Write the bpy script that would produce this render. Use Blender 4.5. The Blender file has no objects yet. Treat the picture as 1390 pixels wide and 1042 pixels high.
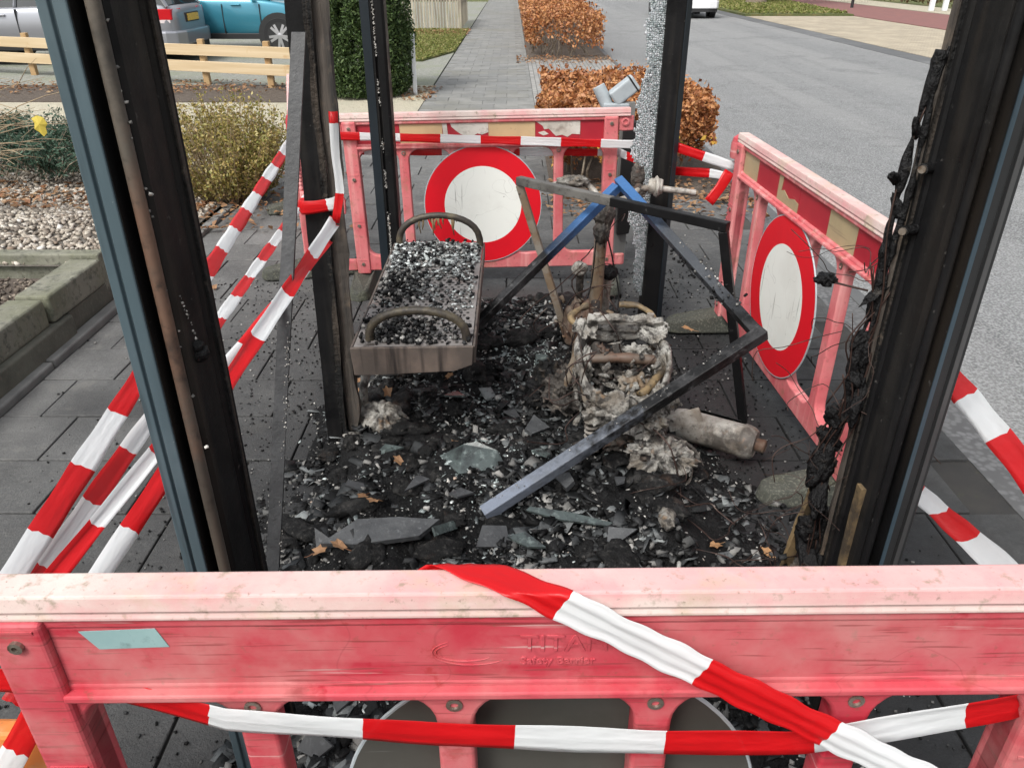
import bpy, bmesh, math, random
import numpy as np
from mathutils import Vector, Matrix, Euler
R = math.radians
SC = bpy.context.scene
COL = SC.collection
random.seed(7)
RNG = np.random.default_rng(11)

# ---------------------------------------------------------------- camera, sky, sun, exposure
cam_d = bpy.data.cameras.new('camera')
cam = bpy.data.objects.new('camera', cam_d); COL.objects.link(cam)
cam.location = (0, 0, 1.54)
cam.rotation_euler = (R(90 - 28.54), 0, 0)
cam_d.sensor_fit = 'HORIZONTAL'; cam_d.sensor_width = 36
cam_d.lens = 36 * 1048 / 1390
cam_d.clip_start = .02; cam_d.clip_end = 600
SC.camera = cam

SUN_EL, SUN_AZ = 52, 215         # azimuth: compass direction of the sun, clockwise from +Y
w = bpy.data.worlds.new('World'); SC.world = w; w.use_nodes = True
wn = w.node_tree.nodes; wl = w.node_tree.links; wn.clear()
sky = wn.new('ShaderNodeTexSky'); sky.sky_type = 'NISHITA'; sky.sun_disc = False
sky.sun_elevation = R(SUN_EL); sky.sun_rotation = R(SUN_AZ); sky.dust_density = 4.0; sky.air_density = 1.4
hs = wn.new('ShaderNodeHueSaturation'); hs.inputs['Saturation'].default_value = .22      # overcast: the blue is veiled
bg = wn.new('ShaderNodeBackground'); bg.inputs['Strength'].default_value = .115
wo = wn.new('ShaderNodeOutputWorld')
wl.new(sky.outputs[0], hs.inputs['Color']); wl.new(hs.outputs[0], bg.inputs['Color']); wl.new(bg.outputs[0], wo.inputs[0])
sun_d = bpy.data.lights.new('sun', 'SUN'); sun_d.energy = 1.5; sun_d.angle = R(18); sun_d.color = (1, .97, .92)
sun = bpy.data.objects.new('sun', sun_d); COL.objects.link(sun)
sun.rotation_euler = (R(90 - SUN_EL), 0, R(180 - SUN_AZ)); sun.location = (0, 0, 20)
SC.view_settings.view_transform = 'Standard'; SC.view_settings.look = 'None'
SC.view_settings.exposure = .92; SC.view_settings.gamma = 1

# ---------------------------------------------------------------- materials
def mat(name, col, rough=.6, metal=0., layers=(), bump=None, spec=.5, island=None, objrand=0., scale_z=1., trans=0., rough_var=0., coat=0., soot=None):
    """layers: (kind, scale, lo, hi, colour[, strength]); bump: list of (kind, scale, strength, distance)"""
    m = bpy.data.materials.new(name); m.use_nodes = True
    nt = m.node_tree; n = nt.nodes; l = nt.links
    b = n['Principled BSDF']
    b.inputs['Roughness'].default_value = rough; b.inputs['Metallic'].default_value = metal
    b.inputs['Specular IOR Level'].default_value = spec
    if trans: b.inputs['Transmission Weight'].default_value = trans
    if coat: b.inputs['Coat Weight'].default_value = coat
    geo = n.new('ShaderNodeNewGeometry')
    mp = n.new('ShaderNodeMapping'); mp.inputs['Scale'].default_value = (1, 1, scale_z)
    l.new(geo.outputs['Position'], mp.inputs['Vector'])
    P = mp.outputs[0]
    def tex(kind, scale, detail=6):
        if kind == 'noise':
            t = n.new('ShaderNodeTexNoise'); t.inputs['Scale'].default_value = scale; t.inputs['Detail'].default_value = detail; t.inputs['Roughness'].default_value = .62
            l.new(P, t.inputs['Vector']); return t.outputs['Fac']
        if kind == 'cell':
            t = n.new('ShaderNodeTexVoronoi'); t.inputs['Scale'].default_value = scale
            l.new(P, t.inputs['Vector']); return t.outputs['Distance']
        if kind == 'crack':
            t = n.new('ShaderNodeTexVoronoi'); t.feature = 'DISTANCE_TO_EDGE'; t.inputs['Scale'].default_value = scale
            l.new(P, t.inputs['Vector']); return t.outputs['Distance']
        if kind == 'streak':
            mm = n.new('ShaderNodeMapping'); mm.inputs['Scale'].default_value = (1, 1, .06)
            l.new(geo.outputs['Position'], mm.inputs['Vector'])
            t = n.new('ShaderNodeTexNoise'); t.inputs['Scale'].default_value = scale; t.inputs['Detail'].default_value = 5
            l.new(mm.outputs[0], t.inputs['Vector']); return t.outputs['Fac']
        if kind == 'line':
            t = n.new('ShaderNodeTexNoise'); t.inputs['Scale'].default_value = scale; t.inputs['Detail'].default_value = 2; l.new(P, t.inputs['Vector'])
            q1 = n.new('ShaderNodeMath'); q1.operation = 'SUBTRACT'; q1.inputs[1].default_value = .5; l.new(t.outputs['Fac'], q1.inputs[0])
            q2 = n.new('ShaderNodeMath'); q2.operation = 'ABSOLUTE'; l.new(q1.outputs[0], q2.inputs[0]); return q2.outputs[0]
        if kind == 'lane':
            mm = n.new('ShaderNodeMapping'); mm.inputs['Scale'].default_value = (1, .035, 1)
            l.new(geo.outputs['Position'], mm.inputs['Vector'])
            t = n.new('ShaderNodeTexNoise'); t.inputs['Scale'].default_value = scale; t.inputs['Detail'].default_value = 6
            l.new(mm.outputs[0], t.inputs['Vector']); return t.outputs['Fac']
        if kind == 'scratch':
            mm = n.new('ShaderNodeMapping'); mm.inputs['Scale'].default_value = (.06, .06, 1.4); mm.inputs['Rotation'].default_value = (.1, .25, .1)
            l.new(geo.outputs['Position'], mm.inputs['Vector'])
            t = n.new('ShaderNodeTexNoise'); t.inputs['Scale'].default_value = scale; t.inputs['Detail'].default_value = 7
            l.new(mm.outputs[0], t.inputs['Vector']); return t.outputs['Fac']
    def ramp(fac, lo, hi):
        r = n.new('ShaderNodeMapRange'); r.inputs['From Min'].default_value = lo; r.inputs['From Max'].default_value = hi
        l.new(fac, r.inputs['Value']); return r.outputs[0]
    def mix(fac, a, bcol):
        x = n.new('ShaderNodeMix'); x.data_type = 'RGBA'
        l.new(fac, x.inputs[0])
        if isinstance(a, tuple): x.inputs[6].default_value = (*a, 1)
        else: l.new(a, x.inputs[6])
        if isinstance(bcol, tuple): x.inputs[7].default_value = (*bcol, 1)
        else: l.new(bcol, x.inputs[7])
        return x.outputs[2]
    c = tuple(col)
    if island:
        cr = n.new('ShaderNodeValToRGB'); cr.color_ramp.interpolation = 'CONSTANT' if island[0] == 'C' else 'LINEAR'
        els = cr.color_ramp.elements
        pts = island[1]
        els[0].position = pts[0][0]; els[0].color = (*pts[0][1], 1)
        els[1].position = pts[1][0]; els[1].color = (*pts[1][1], 1)
        for p, cc in pts[2:]:
            e = els.new(p); e.color = (*cc, 1)
        l.new(geo.outputs['Random Per Island'], cr.inputs[0]); c = cr.outputs[0]
    if objrand:
        oi = n.new('ShaderNodeObjectInfo')
        hv = n.new('ShaderNodeHueSaturation')
        r = n.new('ShaderNodeMapRange'); r.inputs['To Min'].default_value = 1 - objrand; r.inputs['To Max'].default_value = 1 + objrand
        l.new(oi.outputs['Random'], r.inputs['Value']); l.new(r.outputs[0], hv.inputs['Value'])
        if isinstance(c, tuple): hv.inputs['Color'].default_value = (*c, 1)
        else: l.new(c, hv.inputs['Color'])
        c = hv.outputs[0]
    for L in layers:
        f = ramp(tex(L[0], L[1]), L[2], L[3])
        if len(L) > 5:
            q = n.new('ShaderNodeMath'); q.operation = 'MULTIPLY'; q.inputs[1].default_value = L[5]; l.new(f, q.inputs[0]); f = q.outputs[0]
        c = mix(f, c, L[4])
    for so in ([] if not soot else soot if isinstance(soot, list) else [soot]):     # (cx, cy, inner, outer, colour, strength): deposits spread round a spot
        d = n.new('ShaderNodeVectorMath'); d.operation = 'DISTANCE'
        mz = n.new('ShaderNodeMapping'); mz.inputs['Scale'].default_value = (1.15, .8, 0)
        l.new(geo.outputs['Position'], mz.inputs['Vector']); l.new(mz.outputs[0], d.inputs[0]); d.inputs[1].default_value = (so[0] * 1.15, so[1] * .8, 0)
        amp = so[6] if len(so) > 6 else 1.5
        nz = tex('noise', so[7] if len(so) > 7 else 2.2); a = n.new('ShaderNodeMath'); a.operation = 'MULTIPLY_ADD'; a.inputs[1].default_value = amp
        l.new(nz, a.inputs[0]); l.new(d.outputs['Value'], a.inputs[2])
        f = ramp(a.outputs[0], so[3] + amp / 2, so[2] + amp / 2)
        q = n.new('ShaderNodeMath'); q.operation = 'MULTIPLY'; q.inputs[1].default_value = so[5]; l.new(f, q.inputs[0])
        c = mix(q.outputs[0], c, so[4])
    if isinstance(c, tuple): b.inputs['Base Color'].default_value = (*c, 1)
    else: l.new(c, b.inputs['Base Color'])
    if rough_var:
        r = n.new('ShaderNodeMapRange'); r.inputs['To Min'].default_value = max(.02, rough - rough_var); r.inputs['To Max'].default_value = min(1, rough + rough_var)
        r.inputs['From Min'].default_value = .3; r.inputs['From Max'].default_value = .7
        l.new(tex('noise', 9), r.inputs['Value']); l.new(r.outputs[0], b.inputs['Roughness'])
    prev = None
    for k, s, st, dist in (bump or ()):
        bp = n.new('ShaderNodeBump'); bp.inputs['Strength'].default_value = st; bp.inputs['Distance'].default_value = dist
        l.new(tex(k, s), bp.inputs['Height'])
        if prev: l.new(prev, bp.inputs['Normal'])
        prev = bp.outputs[0]
    if prev: l.new(prev, b.inputs['Normal'])
    return m

def brick_mat(name, c1, c2, mortar, w_, h_, rot=0., rough=.85):
    m = bpy.data.materials.new(name); m.use_nodes = True; n = m.node_tree.nodes; l = m.node_tree.links; b = n['Principled BSDF']
    g = n.new('ShaderNodeNewGeometry'); mp = n.new('ShaderNodeMapping'); mp.inputs['Rotation'].default_value = (0, 0, rot)
    t = n.new('ShaderNodeTexBrick'); t.inputs['Scale'].default_value = 1; t.inputs['Brick Width'].default_value = w_; t.inputs['Row Height'].default_value = h_
    t.inputs['Mortar Size'].default_value = .006; t.inputs['Color1'].default_value = (*c1, 1); t.inputs['Color2'].default_value = (*c2, 1); t.inputs['Mortar'].default_value = (*mortar, 1)
    l.new(g.outputs['Position'], mp.inputs[0]); l.new(mp.outputs[0], t.inputs['Vector'])
    no = n.new('ShaderNodeTexNoise'); no.inputs['Scale'].default_value = 1.3; no.inputs['Detail'].default_value = 8; l.new(g.outputs['Position'], no.inputs['Vector'])
    hv = n.new('ShaderNodeHueSaturation'); r = n.new('ShaderNodeMapRange'); r.inputs['To Min'].default_value = .6; r.inputs['To Max'].default_value = 1.4
    l.new(no.outputs['Fac'], r.inputs['Value']); l.new(r.outputs[0], hv.inputs['Value']); l.new(t.outputs['Color'], hv.inputs['Color']); l.new(hv.outputs[0], b.inputs['Base Color'])
    b.inputs['Roughness'].default_value = rough
    return m

MT = {}
SOOT = (.4, 1.95, 1.0, 3.3, (.006, .0063, .007), .95)
MT['tile'] = mat('paving_concrete', (.15, .15, .147), .66, layers=[('noise', 3, .4, .75, (.085, .085, .084)), ('noise', 60, .48, .7, (.21, .21, .2), .6), ('noise', 160, .5, .7, (.05, .05, .05), .6), ('noise', 1.2, .5, .68, (.05, .05, .05), .75), ('scratch', 30, .52, .7, (.05, .05, .05), .6), ('noise', 7, .58, .66, (.2, .195, .18), .45)],
                 bump=[('noise', 140, .7, .005), ('noise', 14, .6, .008), ('scratch', 30, .3, .006)], objrand=.2, rough_var=.22, soot=SOOT)
MT['joint'] = mat('joint_sand', (.05, .047, .042), .95, layers=[('noise', 6, .4, .7, (.03, .03, .03)), ('noise', 30, .6, .75, (.07, .075, .04), .6)], bump=[('noise', 150, .6, .004)], soot=(.25, 2.1, .7, 2.6, (.008, .008, .009), .8))
MT['asphalt'] = mat('road_asphalt', (.135, .138, .14), .78, layers=[('noise', .35, .38, .64, (.1, .103, .105)), ('lane', .9, .44, .6, (.19, .19, .187), .8), ('lane', 3.5, .56, .68, (.08, .08, .082), .6), ('noise', .9, .54, .62, (.075, .076, .078), .75), ('line', .45, .003, 0, (.03, .03, .03), .6), ('cell', 75, .28, .75, (.33, .335, .335), .75), ('noise', 220, .5, .72, (.05, .05, .052), .8), ('noise', 1.4, .6, .8, (.21, .21, .21), .6)],
                    bump=[('cell', 90, .9, .006), ('noise', 300, .5, .003)], rough_var=.12)
MT['kerb'] = mat('kerb_concrete', (.2, .2, .19), .8, layers=[('noise', 5, .4, .7, (.12, .12, .115))], bump=[('noise', 60, .5, .004)], objrand=.15)
MT['gutter'] = mat('gutter_stone', (.115, .118, .12), .8, layers=[('noise', 4, .4, .7, (.08, .082, .085))], bump=[('noise', 60, .4, .004)], objrand=.2)
MT['tread'] = mat('studded_concrete', (.14, .142, .145), .7, layers=[('cell', 38, .3, .6, (.07, .07, .072)), ('noise', 3, .4, .7, (.09, .09, .09))], bump=[('cell', 38, -1, .01)])
MT['drive'] = mat('driveway_gravel', (.2, .2, .175), .9, layers=[('noise', 18, .4, .62, (.1, .11, .08)), ('noise', 1.1, .45, .62, (.13, .15, .075)), ('cell', 60, .2, .6, (.33, .33, .31), .5)], bump=[('cell', 60, .6, .01)])
MT['beige'] = mat('beige_gravel', (.37, .33, .24), .95, layers=[('noise', 18, .4, .6, (.22, .18, .12)), ('noise', 3.5, .45, .62, (.25, .23, .16)), ('noise', 1.3, .55, .68, (.2, .2, .1), .6), ('cell', 70, .15, .5, (.5, .47, .38), .6)], bump=[('cell', 70, .7, .01)])
MT['soil'] = mat('dark_soil', (.085, .065, .05), .95, layers=[('noise', 14, .4, .7, (.13, .105, .085)), ('noise', 90, .5, .7, (.04, .032, .026))], bump=[('noise', 60, 1, .02)])
MT['greysoil'] = mat('garden_bed', (.16, .145, .125), .95, layers=[('noise', 25, .4, .65, (.075, .065, .052))], bump=[('noise', 60, 1, .02)])
MT['greystrip'] = mat('grey_path', (.24, .235, .225), .9, layers=[('noise', 20, .4, .7, (.17, .165, .16))], bump=[('noise', 80, .5, .006)])
MT['grassground'] = mat('grass_ground', (.1, .115, .035), .95, layers=[('noise', 6, .4, .7, (.06, .08, .02)), ('noise', 2, .5, .7, (.17, .13, .05))], bump=[('noise', 50, 1, .03)])
MT['tanbrick'] = brick_mat('tan_clinkers', (.4, .34, .25), (.3, .26, .195), (.17, .15, .12), .2, .1, R(45))
MT['greybrick'] = brick_mat('grey_clinkers', (.27, .265, .25), (.21, .205, .195), (.1, .1, .095), .2, .07, R(90))
MT['redpath'] = mat('red_asphalt', (.2, .085, .075), .9, layers=[('noise', 3, .4, .7, (.16, .075, .07))], bump=[('noise', 100, .4, .004)])

# barrier plastic
MT['plastic'] = mat('faded_red_plastic', (.43, .032, .05), .55, layers=[('noise', 5, .36, .68, (.5, .095, .115), .8), ('scratch', 22, .58, .68, (.38, .012, .03), .85), ('noise', 2.1, .52, .7, (.52, .19, .19), .55), ('noise', 16, .6, .66, (.36, .01, .025), .8), ('noise', 8, .58, .74, (.3, .12, .08), .5), ('scratch', 90, .62, .68, (.2, .04, .035), .7), ('noise', 70, .6, .72, (.18, .07, .045), .65), ('noise', 3.3, .5, .68, (.5, .24, .225), .6), ('line', 3.2, .003, 0, (.2, .03, .035), .28), ('scratch', 140, .6, .66, (.2, .04, .04), .6), ('scratch', 45, .66, .7, (.62, .36, .35), .6)],
                    bump=[('noise', 150, .12, .002), ('noise', 12, .15, .004)], spec=.35, rough_var=.1)
MT['plasticpale'] = mat('bleached_pink_plastic', (.56, .17, .175), .62, layers=[('noise', 5, .4, .66, (.47, .075, .09), .85), ('streak', 26, .5, .72, (.68, .36, .34), .7), ('noise', 14, .55, .7, (.3, .15, .1), .65), ('noise', 50, .58, .72, (.16, .08, .05), .6)], bump=[('noise', 90, .15, .002)], spec=.3)
MT['rail'] = mat('sun_bleached_rail', (.55, .38, .355), .62, layers=[('noise', 5, .42, .62, (.6, .5, .46)), ('noise', 11, .5, .66, (.6, .3, .3), .75), ('scratch', 16, .52, .68, (.58, .22, .24), .6), ('noise', 7, .54, .7, (.42, .35, .24), .8), ('noise', 38, .58, .7, (.24, .2, .14), .75), ('noise', 120, .62, .72, (.12, .1, .07), .6)], bump=[('noise', 80, .2, .003)], spec=.3)
MT['signred'] = mat('sign_red_film', (.62, .008, .018), .38, layers=[('noise', 90, .72, .76, (.75, .45, .42), .8), ('noise', 7, .55, .8, (.5, .01, .02), .6)], spec=.4)
MT['signwhite'] = mat('sign_white_film', (.74, .75, .71), .4, layers=[('noise', 4, .5, .75, (.64, .64, .6)), ('noise', 34, .7, .75, (.16, .15, .13), .8), ('streak', 60, .66, .72, (.25, .24, .22), .7), ('line', 5, .002, 0, (.3, .29, .27), .6), ('noise', 1.8, .5, .7, (.58, .58, .54), .7)], spec=.4)
MT['signback'] = mat('sign_grey_back', (.055, .053, .046), .6, metal=.0, layers=[('noise', 10, .45, .75, (.07, .068, .06)), ('scratch', 40, .7, .74, (.3, .3, .3), .6)], rough_var=.1)
MT['tanfilm'] = mat('tan_film', (.5, .36, .2), .5, layers=[('noise', 6, .4, .7, (.42, .3, .17)), ('noise', 40, .62, .72, (.22, .17, .1), .6)], bump=[('noise', 30, .2, .002)])
MT['olivefilm'] = mat('olive_film', (.36, .29, .17), .5, layers=[('noise', 6, .4, .7, (.28, .23, .14)), ('scratch', 40, .62, .7, (.14, .11, .08), .7)], bump=[('noise', 30, .3, .003)])
MT['redfilm'] = mat('dark_red_film', (.3, .012, .025), .42, layers=[('noise', 6, .4, .7, (.36, .02, .03)), ('scratch', 50, .68, .73, (.5, .2, .2), .7)])
MT['tornfilm'] = mat('torn_grey_film', (.42, .39, .34), .7, layers=[('noise', 9, .4, .62, (.55, .53, .48)), ('noise', 24, .52, .7, (.2, .17, .14), .8)], bump=[('noise', 40, .5, .004)])
MT['rubber'] = mat('recycled_foot_rubber', (.055, .057, .046), .85, layers=[('noise', 6, .4, .7, (.028, .03, .026)), ('noise', 120, .52, .68, (.16, .16, .125), .85), ('noise', 3, .56, .7, (.11, .115, .06), .6)], bump=[('noise', 130, .6, .004)])
MT['bolt'] = mat('bolt_steel', (.3, .26, .22), .45, metal=.8, layers=[('noise', 60, .5, .7, (.12, .07, .04))])
MT['sticker'] = mat('pale_blue_sticker', (.22, .34, .345), .5, layers=[('noise', 12, .4, .7, (.28, .41, .41)), ('noise', 40, .56, .7, (.12, .18, .18), .7), ('scratch', 50, .62, .7, (.15, .28, .29), .6)])
MT['orange'] = mat('orange_plastic', (.62, .2, .045), .6, layers=[('noise', 20, .45, .7, (.5, .3, .15)), ('noise', 60, .6, .75, (.2, .1, .05), .6)])
# shelter
MT['burnt'] = mat('burnt_black_paint', (.008, .008, .0085), .45, layers=[('streak', 26, .5, .75, (.02, .0185, .017)), ('noise', 7, .54, .7, (.004, .004, .0045)), ('streak', 8, .58, .7, (.035, .028, .022), .7), ('noise', 55, .66, .72, (.09, .085, .08), .6)], bump=[('noise', 60, .3, .003), ('noise', 8, .2, .01)], spec=.14, rough_var=.2)
MT['char'] = mat('flaking_char', (.008, .008, .008), .75, spec=.2, layers=[('streak', 40, .5, .7, (.06, .048, .038)), ('noise', 30, .6, .72, (.11, .09, .07), .7), ('noise', 90, .62, .75, (.004, .004, .004))], bump=[('noise', 45, 1, .012), ('streak', 60, .8, .01)])
MT['charwood'] = mat('weathered_burnt_strip', (.07, .058, .048), .8, layers=[('streak', 35, .42, .66, (.02, .018, .016)), ('noise', 14, .55, .7, (.15, .11, .075), .7)], bump=[('streak', 60, 1, .012)])
MT['blue'] = mat('sky_tinted_coating', (.07, .103, .12), .42, spec=.35, layers=[('streak', 22, .42, .72, (.045, .068, .08)), ('noise', 2.5, .5, .75, (.095, .13, .145)), ('streak', 60, .56, .7, (.02, .026, .03), .6), ('noise', 90, .7, .76, (.3, .32, .33), .6)], bump=[('noise', 120, .1, .001)], rough_var=.1)  # unburnt cover coating, with the blue of the reflected sky put into its colour
MT['bluedark'] = mat('dark_blue_grey_coating', (.011, .016, .021), .42, spec=.3, layers=[('streak', 22, .42, .72, (.012, .017, .021))], rough_var=.12)
MT['bluemid'] = mat('blue_grey_edge', (.04, .065, .085), .4, layers=[('streak', 22, .42, .72, (.02, .032, .042))], rough_var=.12)
MT['greymid'] = mat('grey_edge', (.055, .056, .057), .45, layers=[('streak', 22, .42, .72, (.03, .03, .031))])
MT['greydark'] = mat('dark_grey_coating', (.02, .021, .022), .45, spec=.3, layers=[('streak', 22, .42, .72, (.02, .02, .021)), ('noise', 80, .7, .76, (.12, .12, .12), .6)], rough_var=.12)
MT['bead'] = mat('scorched_bead', (.105, .088, .07), .55, layers=[('streak', 20, .42, .68, (.05, .042, .034)), ('noise', 2.2, .48, .58, (.13, .07, .045), .8), ('noise', 9, .52, .66, (.012, .011, .01), .9), ('noise', 40, .58, .72, (.02, .016, .013), .8)], bump=[('noise', 50, .3, .003)])
MT['gold'] = mat('scorched_primer', (.2, .14, .07), .6, layers=[('noise', 12, .42, .62, (.05, .038, .026)), ('noise', 50, .6, .74, (.012, .011, .01))], bump=[('noise', 40, .6, .005)])
MT['bluebar'] = mat('blue_bar_paint', (.07, .19, .42), .42, layers=[('noise', 8, .55, .75, (.05, .1, .2)), ('noise', 40, .62, .72, (.015, .016, .02))], rough_var=.12)
MT['ashbar'] = mat('ash_grey_bar', (.05, .052, .055), .55, layers=[('noise', 9, .42, .62, (.2, .21, .23), .8), ('noise', 60, .55, .7, (.008, .008, .009))], bump=[('noise', 60, .4, .004)])
MT['darkbar'] = mat('sooty_flat_bar', (.014, .015, .017), .5, layers=[('noise', 9, .45, .66, (.035, .037, .04), .8), ('noise', 60, .55, .7, (.008, .008, .009))], bump=[('noise', 60, .4, .004)])
MT['blackbar'] = mat('blackened_bar', (.006, .006, .0065), .45, spec=.2, layers=[('noise', 26, .66, .74, (.1, .1, .1), .7)], bump=[('noise', 50, .3, .004)], rough_var=.15)
MT['ashend'] = mat('blue_white_ash_bar', (.2, .25, .33), .5, layers=[('noise', 12, .42, .62, (.3, .33, .38), .8), ('noise', 30, .52, .66, (.03, .032, .036))], bump=[('noise', 60, .4, .004)])
MT['greybar'] = mat('greyed_bar', (.12, .115, .105), .6, layers=[('noise', 10, .4, .65, (.065, .06, .055)), ('noise', 40, .56, .7, (.025, .022, .02))], bump=[('noise', 60, .5, .005)])
MT['rustbar'] = mat('rust_streaked_bar', (.17, .12, .075), .7, layers=[('noise', 9, .42, .62, (.22, .2, .17)), ('noise', 16, .55, .7, (.12, .055, .022)), ('noise', 40, .6, .72, (.03, .025, .02))], bump=[('noise', 60, .5, .005)])
MT['seat'] = mat('burnt_seat_steel', (.25, .232, .222), .5, metal=.35, layers=[('noise', 7, .45, .65, (.2, .18, .17)), ('noise', 16, .56, .68, (.06, .05, .045)), ('noise', 4, .58, .7, (.28, .16, .12), .5)], rough_var=.12)
MT['seatlip'] = mat('scorched_seat_lip', (.095, .078, .068), .55, metal=.25, layers=[('noise', 9, .45, .68, (.15, .115, .095)), ('streak', 30, .56, .72, (.03, .024, .022))], bump=[('noise', 40, .3, .004)], rough_var=.12)
MT['hole'] = mat('perforation_dark', (.02, .018, .016), .9)
MT['arm'] = mat('scorched_arm_tube', (.035, .029, .023), .55, metal=.2, layers=[('noise', 12, .48, .68, (.11, .09, .055)), ('noise', 40, .55, .7, (.02, .018, .015))], bump=[('noise', 50, .4, .004)])
MT['crazed'] = mat('crazed_glass', (.72, .79, .78), .16, spec=.6, island=('L', [(0, (.35, .42, .42)), (.5, (.6, .65, .67)), (.8, (.82, .85, .88)), (1, (.16, .2, .21))]), trans=.55)
# debris
MT['mound'] = mat('wet_ash_bed', (.005, .005, .0053), .65, spec=.2, layers=[('noise', 9, .5, .68, (.02, .02, .0205)), ('noise', 50, .56, .7, (.035, .035, .034), .7), ('noise', 160, .66, .73, (.13, .13, .125), .6)], bump=[('noise', 45, 1, .02), ('noise', 160, 1, .006)], rough_var=.3)
MT['chipchar'] = mat('char_chips', (.01, .01, .01), .6, spec=.16, island=('L', [(0, (.004, .004, .004)), (.5, (.010, .010, .0105)), (.68, (.034, .035, .036)), (.82, (.09, .09, .088)), (.93, (.2, .195, .185)), (1, (.4, .39, .37))]), bump=[('noise', 120, .6, .003)], rough_var=.2)
MT['chipglass'] = mat('glass_chips', (.3, .4, .38), .16, spec=.7, island=('L', [(0, (.05, .057, .058)), (.35, (.14, .16, .16)), (.65, (.25, .29, .285)), (.85, (.44, .5, .49)), (.95, (.66, .7, .69)), (1, (.05, .05, .05))]), rough_var=.12)
MT['clump'] = mat('fused_ash_clumps', (.007, .007, .0072), .7, spec=.2, layers=[('noise', 24, .5, .66, (.03, .029, .028)), ('noise', 60, .58, .7, (.1, .095, .088), .7), ('noise', 7, .6, .7, (.05, .03, .02), .6)], bump=[('noise', 50, 1, .012), ('noise', 160, .8, .004)])
MT['flake'] = mat('sooty_flakes', (.02, .02, .02), .55, spec=.3, island=('L', [(0, (.006, .006, .006)), (.4, (.016, .017, .018)), (.62, (.05, .053, .055)), (.85, (.11, .118, .12)), (1, (.22, .235, .235))]), layers=[('noise', 60, .56, .7, (.01, .01, .01), .8)], bump=[('noise', 80, .6, .004)], rough_var=.2)
MT['seatglass'] = mat('sooty_glass_granules', (.3, .4, .38), .2, spec=.7, island=('L', [(0, (.035, .038, .038)), (.35, (.12, .128, .128)), (.65, (.27, .29, .285)), (.88, (.46, .5, .49)), (1, (.66, .69, .69))]), rough_var=.12)
MT['chippale'] = mat('pale_ash_flakes', (.5, .48, .44), .8, island=('L', [(0, (.08, .078, .072)), (.5, (.2, .19, .175)), (.85, (.4, .385, .36)), (.97, (.6, .58, .54)), (1, (.3, .17, .1))]))
MT['slab'] = mat('charred_slab', (.06, .063, .066), .65, layers=[('noise', 16, .42, .66, (.035, .037, .04)), ('noise', 60, .56, .72, (.13, .135, .14), .7)], bump=[('noise', 40, .6, .006)], rough_var=.2)
MT['glassplate'] = mat('sooty_glass_plate', (.06, .076, .074), .25, layers=[('noise', 14, .46, .62, (.022, .025, .026)), ('noise', 34, .55, .68, (.2, .24, .23), .7), ('noise', 90, .6, .72, (.01, .01, .01), .8)], spec=.6, rough_var=.15)
MT['meltpale'] = mat('melted_pale_alloy', (.3, .29, .265), .65, layers=[('noise', 14, .42, .6, (.15, .13, .105)), ('noise', 5, .5, .68, (.4, .39, .36)), ('noise', 26, .48, .6, (.025, .021, .018), .9), ('noise', 70, .55, .68, (.04, .034, .028), .8), ('noise', 16, .6, .7, (.2, .11, .045), .7)], bump=[('noise', 40, 1, .012), ('noise', 120, .6, .004)])
MT['meltdark'] = mat('burnt_engine_metal', (.05, .043, .037), .65, layers=[('noise', 20, .45, .65, (.015, .013, .012)), ('noise', 34, .56, .7, (.2, .17, .14), .8), ('noise', 9, .58, .7, (.11, .05, .025), .7)], bump=[('noise', 50, 1, .012)])
MT['tarmelt'] = mat('melted_tar_plastic', (.0045, .0045, .005), .4, spec=.25, layers=[('noise', 30, .6, .74, (.04, .036, .032)), ('noise', 70, .66, .74, (.16, .13, .1), .6)], bump=[('noise', 60, 1, .012)], rough_var=.18)
MT['muffler'] = mat('muffler_steel', (.42, .4, .365), .6, metal=.25, layers=[('noise', 12, .42, .62, (.2, .17, .14)), ('noise', 7, .56, .66, (.045, .038, .033), .85), ('noise', 26, .6, .7, (.17, .095, .05), .6), ('noise', 60, .56, .7, (.05, .04, .035), .7)], bump=[('noise', 70, .4, .003)], rough_var=.1)
MT['ironrust'] = mat('rusty_iron', (.07, .035, .02), .75, layers=[('noise', 18, .45, .66, (.14, .11, .085)), ('noise', 50, .55, .7, (.03, .02, .015))], bump=[('noise', 70, .6, .004)])
MT['wire'] = mat('burnt_copper_wire', (.05, .028, .022), .5, metal=.5, island=None, layers=[('noise', 20, .5, .7, (.014, .012, .012)), ('noise', 11, .6, .72, (.16, .13, .11))])
# garden
def leafmat(name, cols, rough=.55, bumpy=False):
    m = mat(name, cols[0], rough, island=('L', [(i / (len(cols) - 1), c) for i, c in enumerate(cols)]), spec=.35)
    n = m.node_tree.nodes; l = m.node_tree.links; b = n['Principled BSDF']
    tr = n.new('ShaderNodeBsdfTranslucent'); ad = n.new('ShaderNodeMixShader'); ad.inputs[0].default_value = .22
    src = b.inputs['Base Color'].links[0].from_socket
    l.new(src, tr.inputs['Color']); l.new(b.outputs[0], ad.inputs[1]); l.new(tr.outputs[0], ad.inputs[2])
    l.new(ad.outputs[0], n['Material Output'].inputs['Surface'])
    return m
MT['beech'] = leafmat('copper_beech_leaves', [(.1, .032, .012), (.3, .105, .034), (.44, .18, .062), (.52, .27, .11), (.5, .25, .13), (.24, .08, .03)])
MT['beechyellow'] = leafmat('yellow_beech_leaves', [(.42, .24, .04), (.5, .33, .06), (.4, .2, .04)])
MT['yew'] = leafmat('yew_needles', [(.018, .034, .01), (.038, .07, .02), (.062, .105, .03), (.095, .14, .045)])
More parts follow.
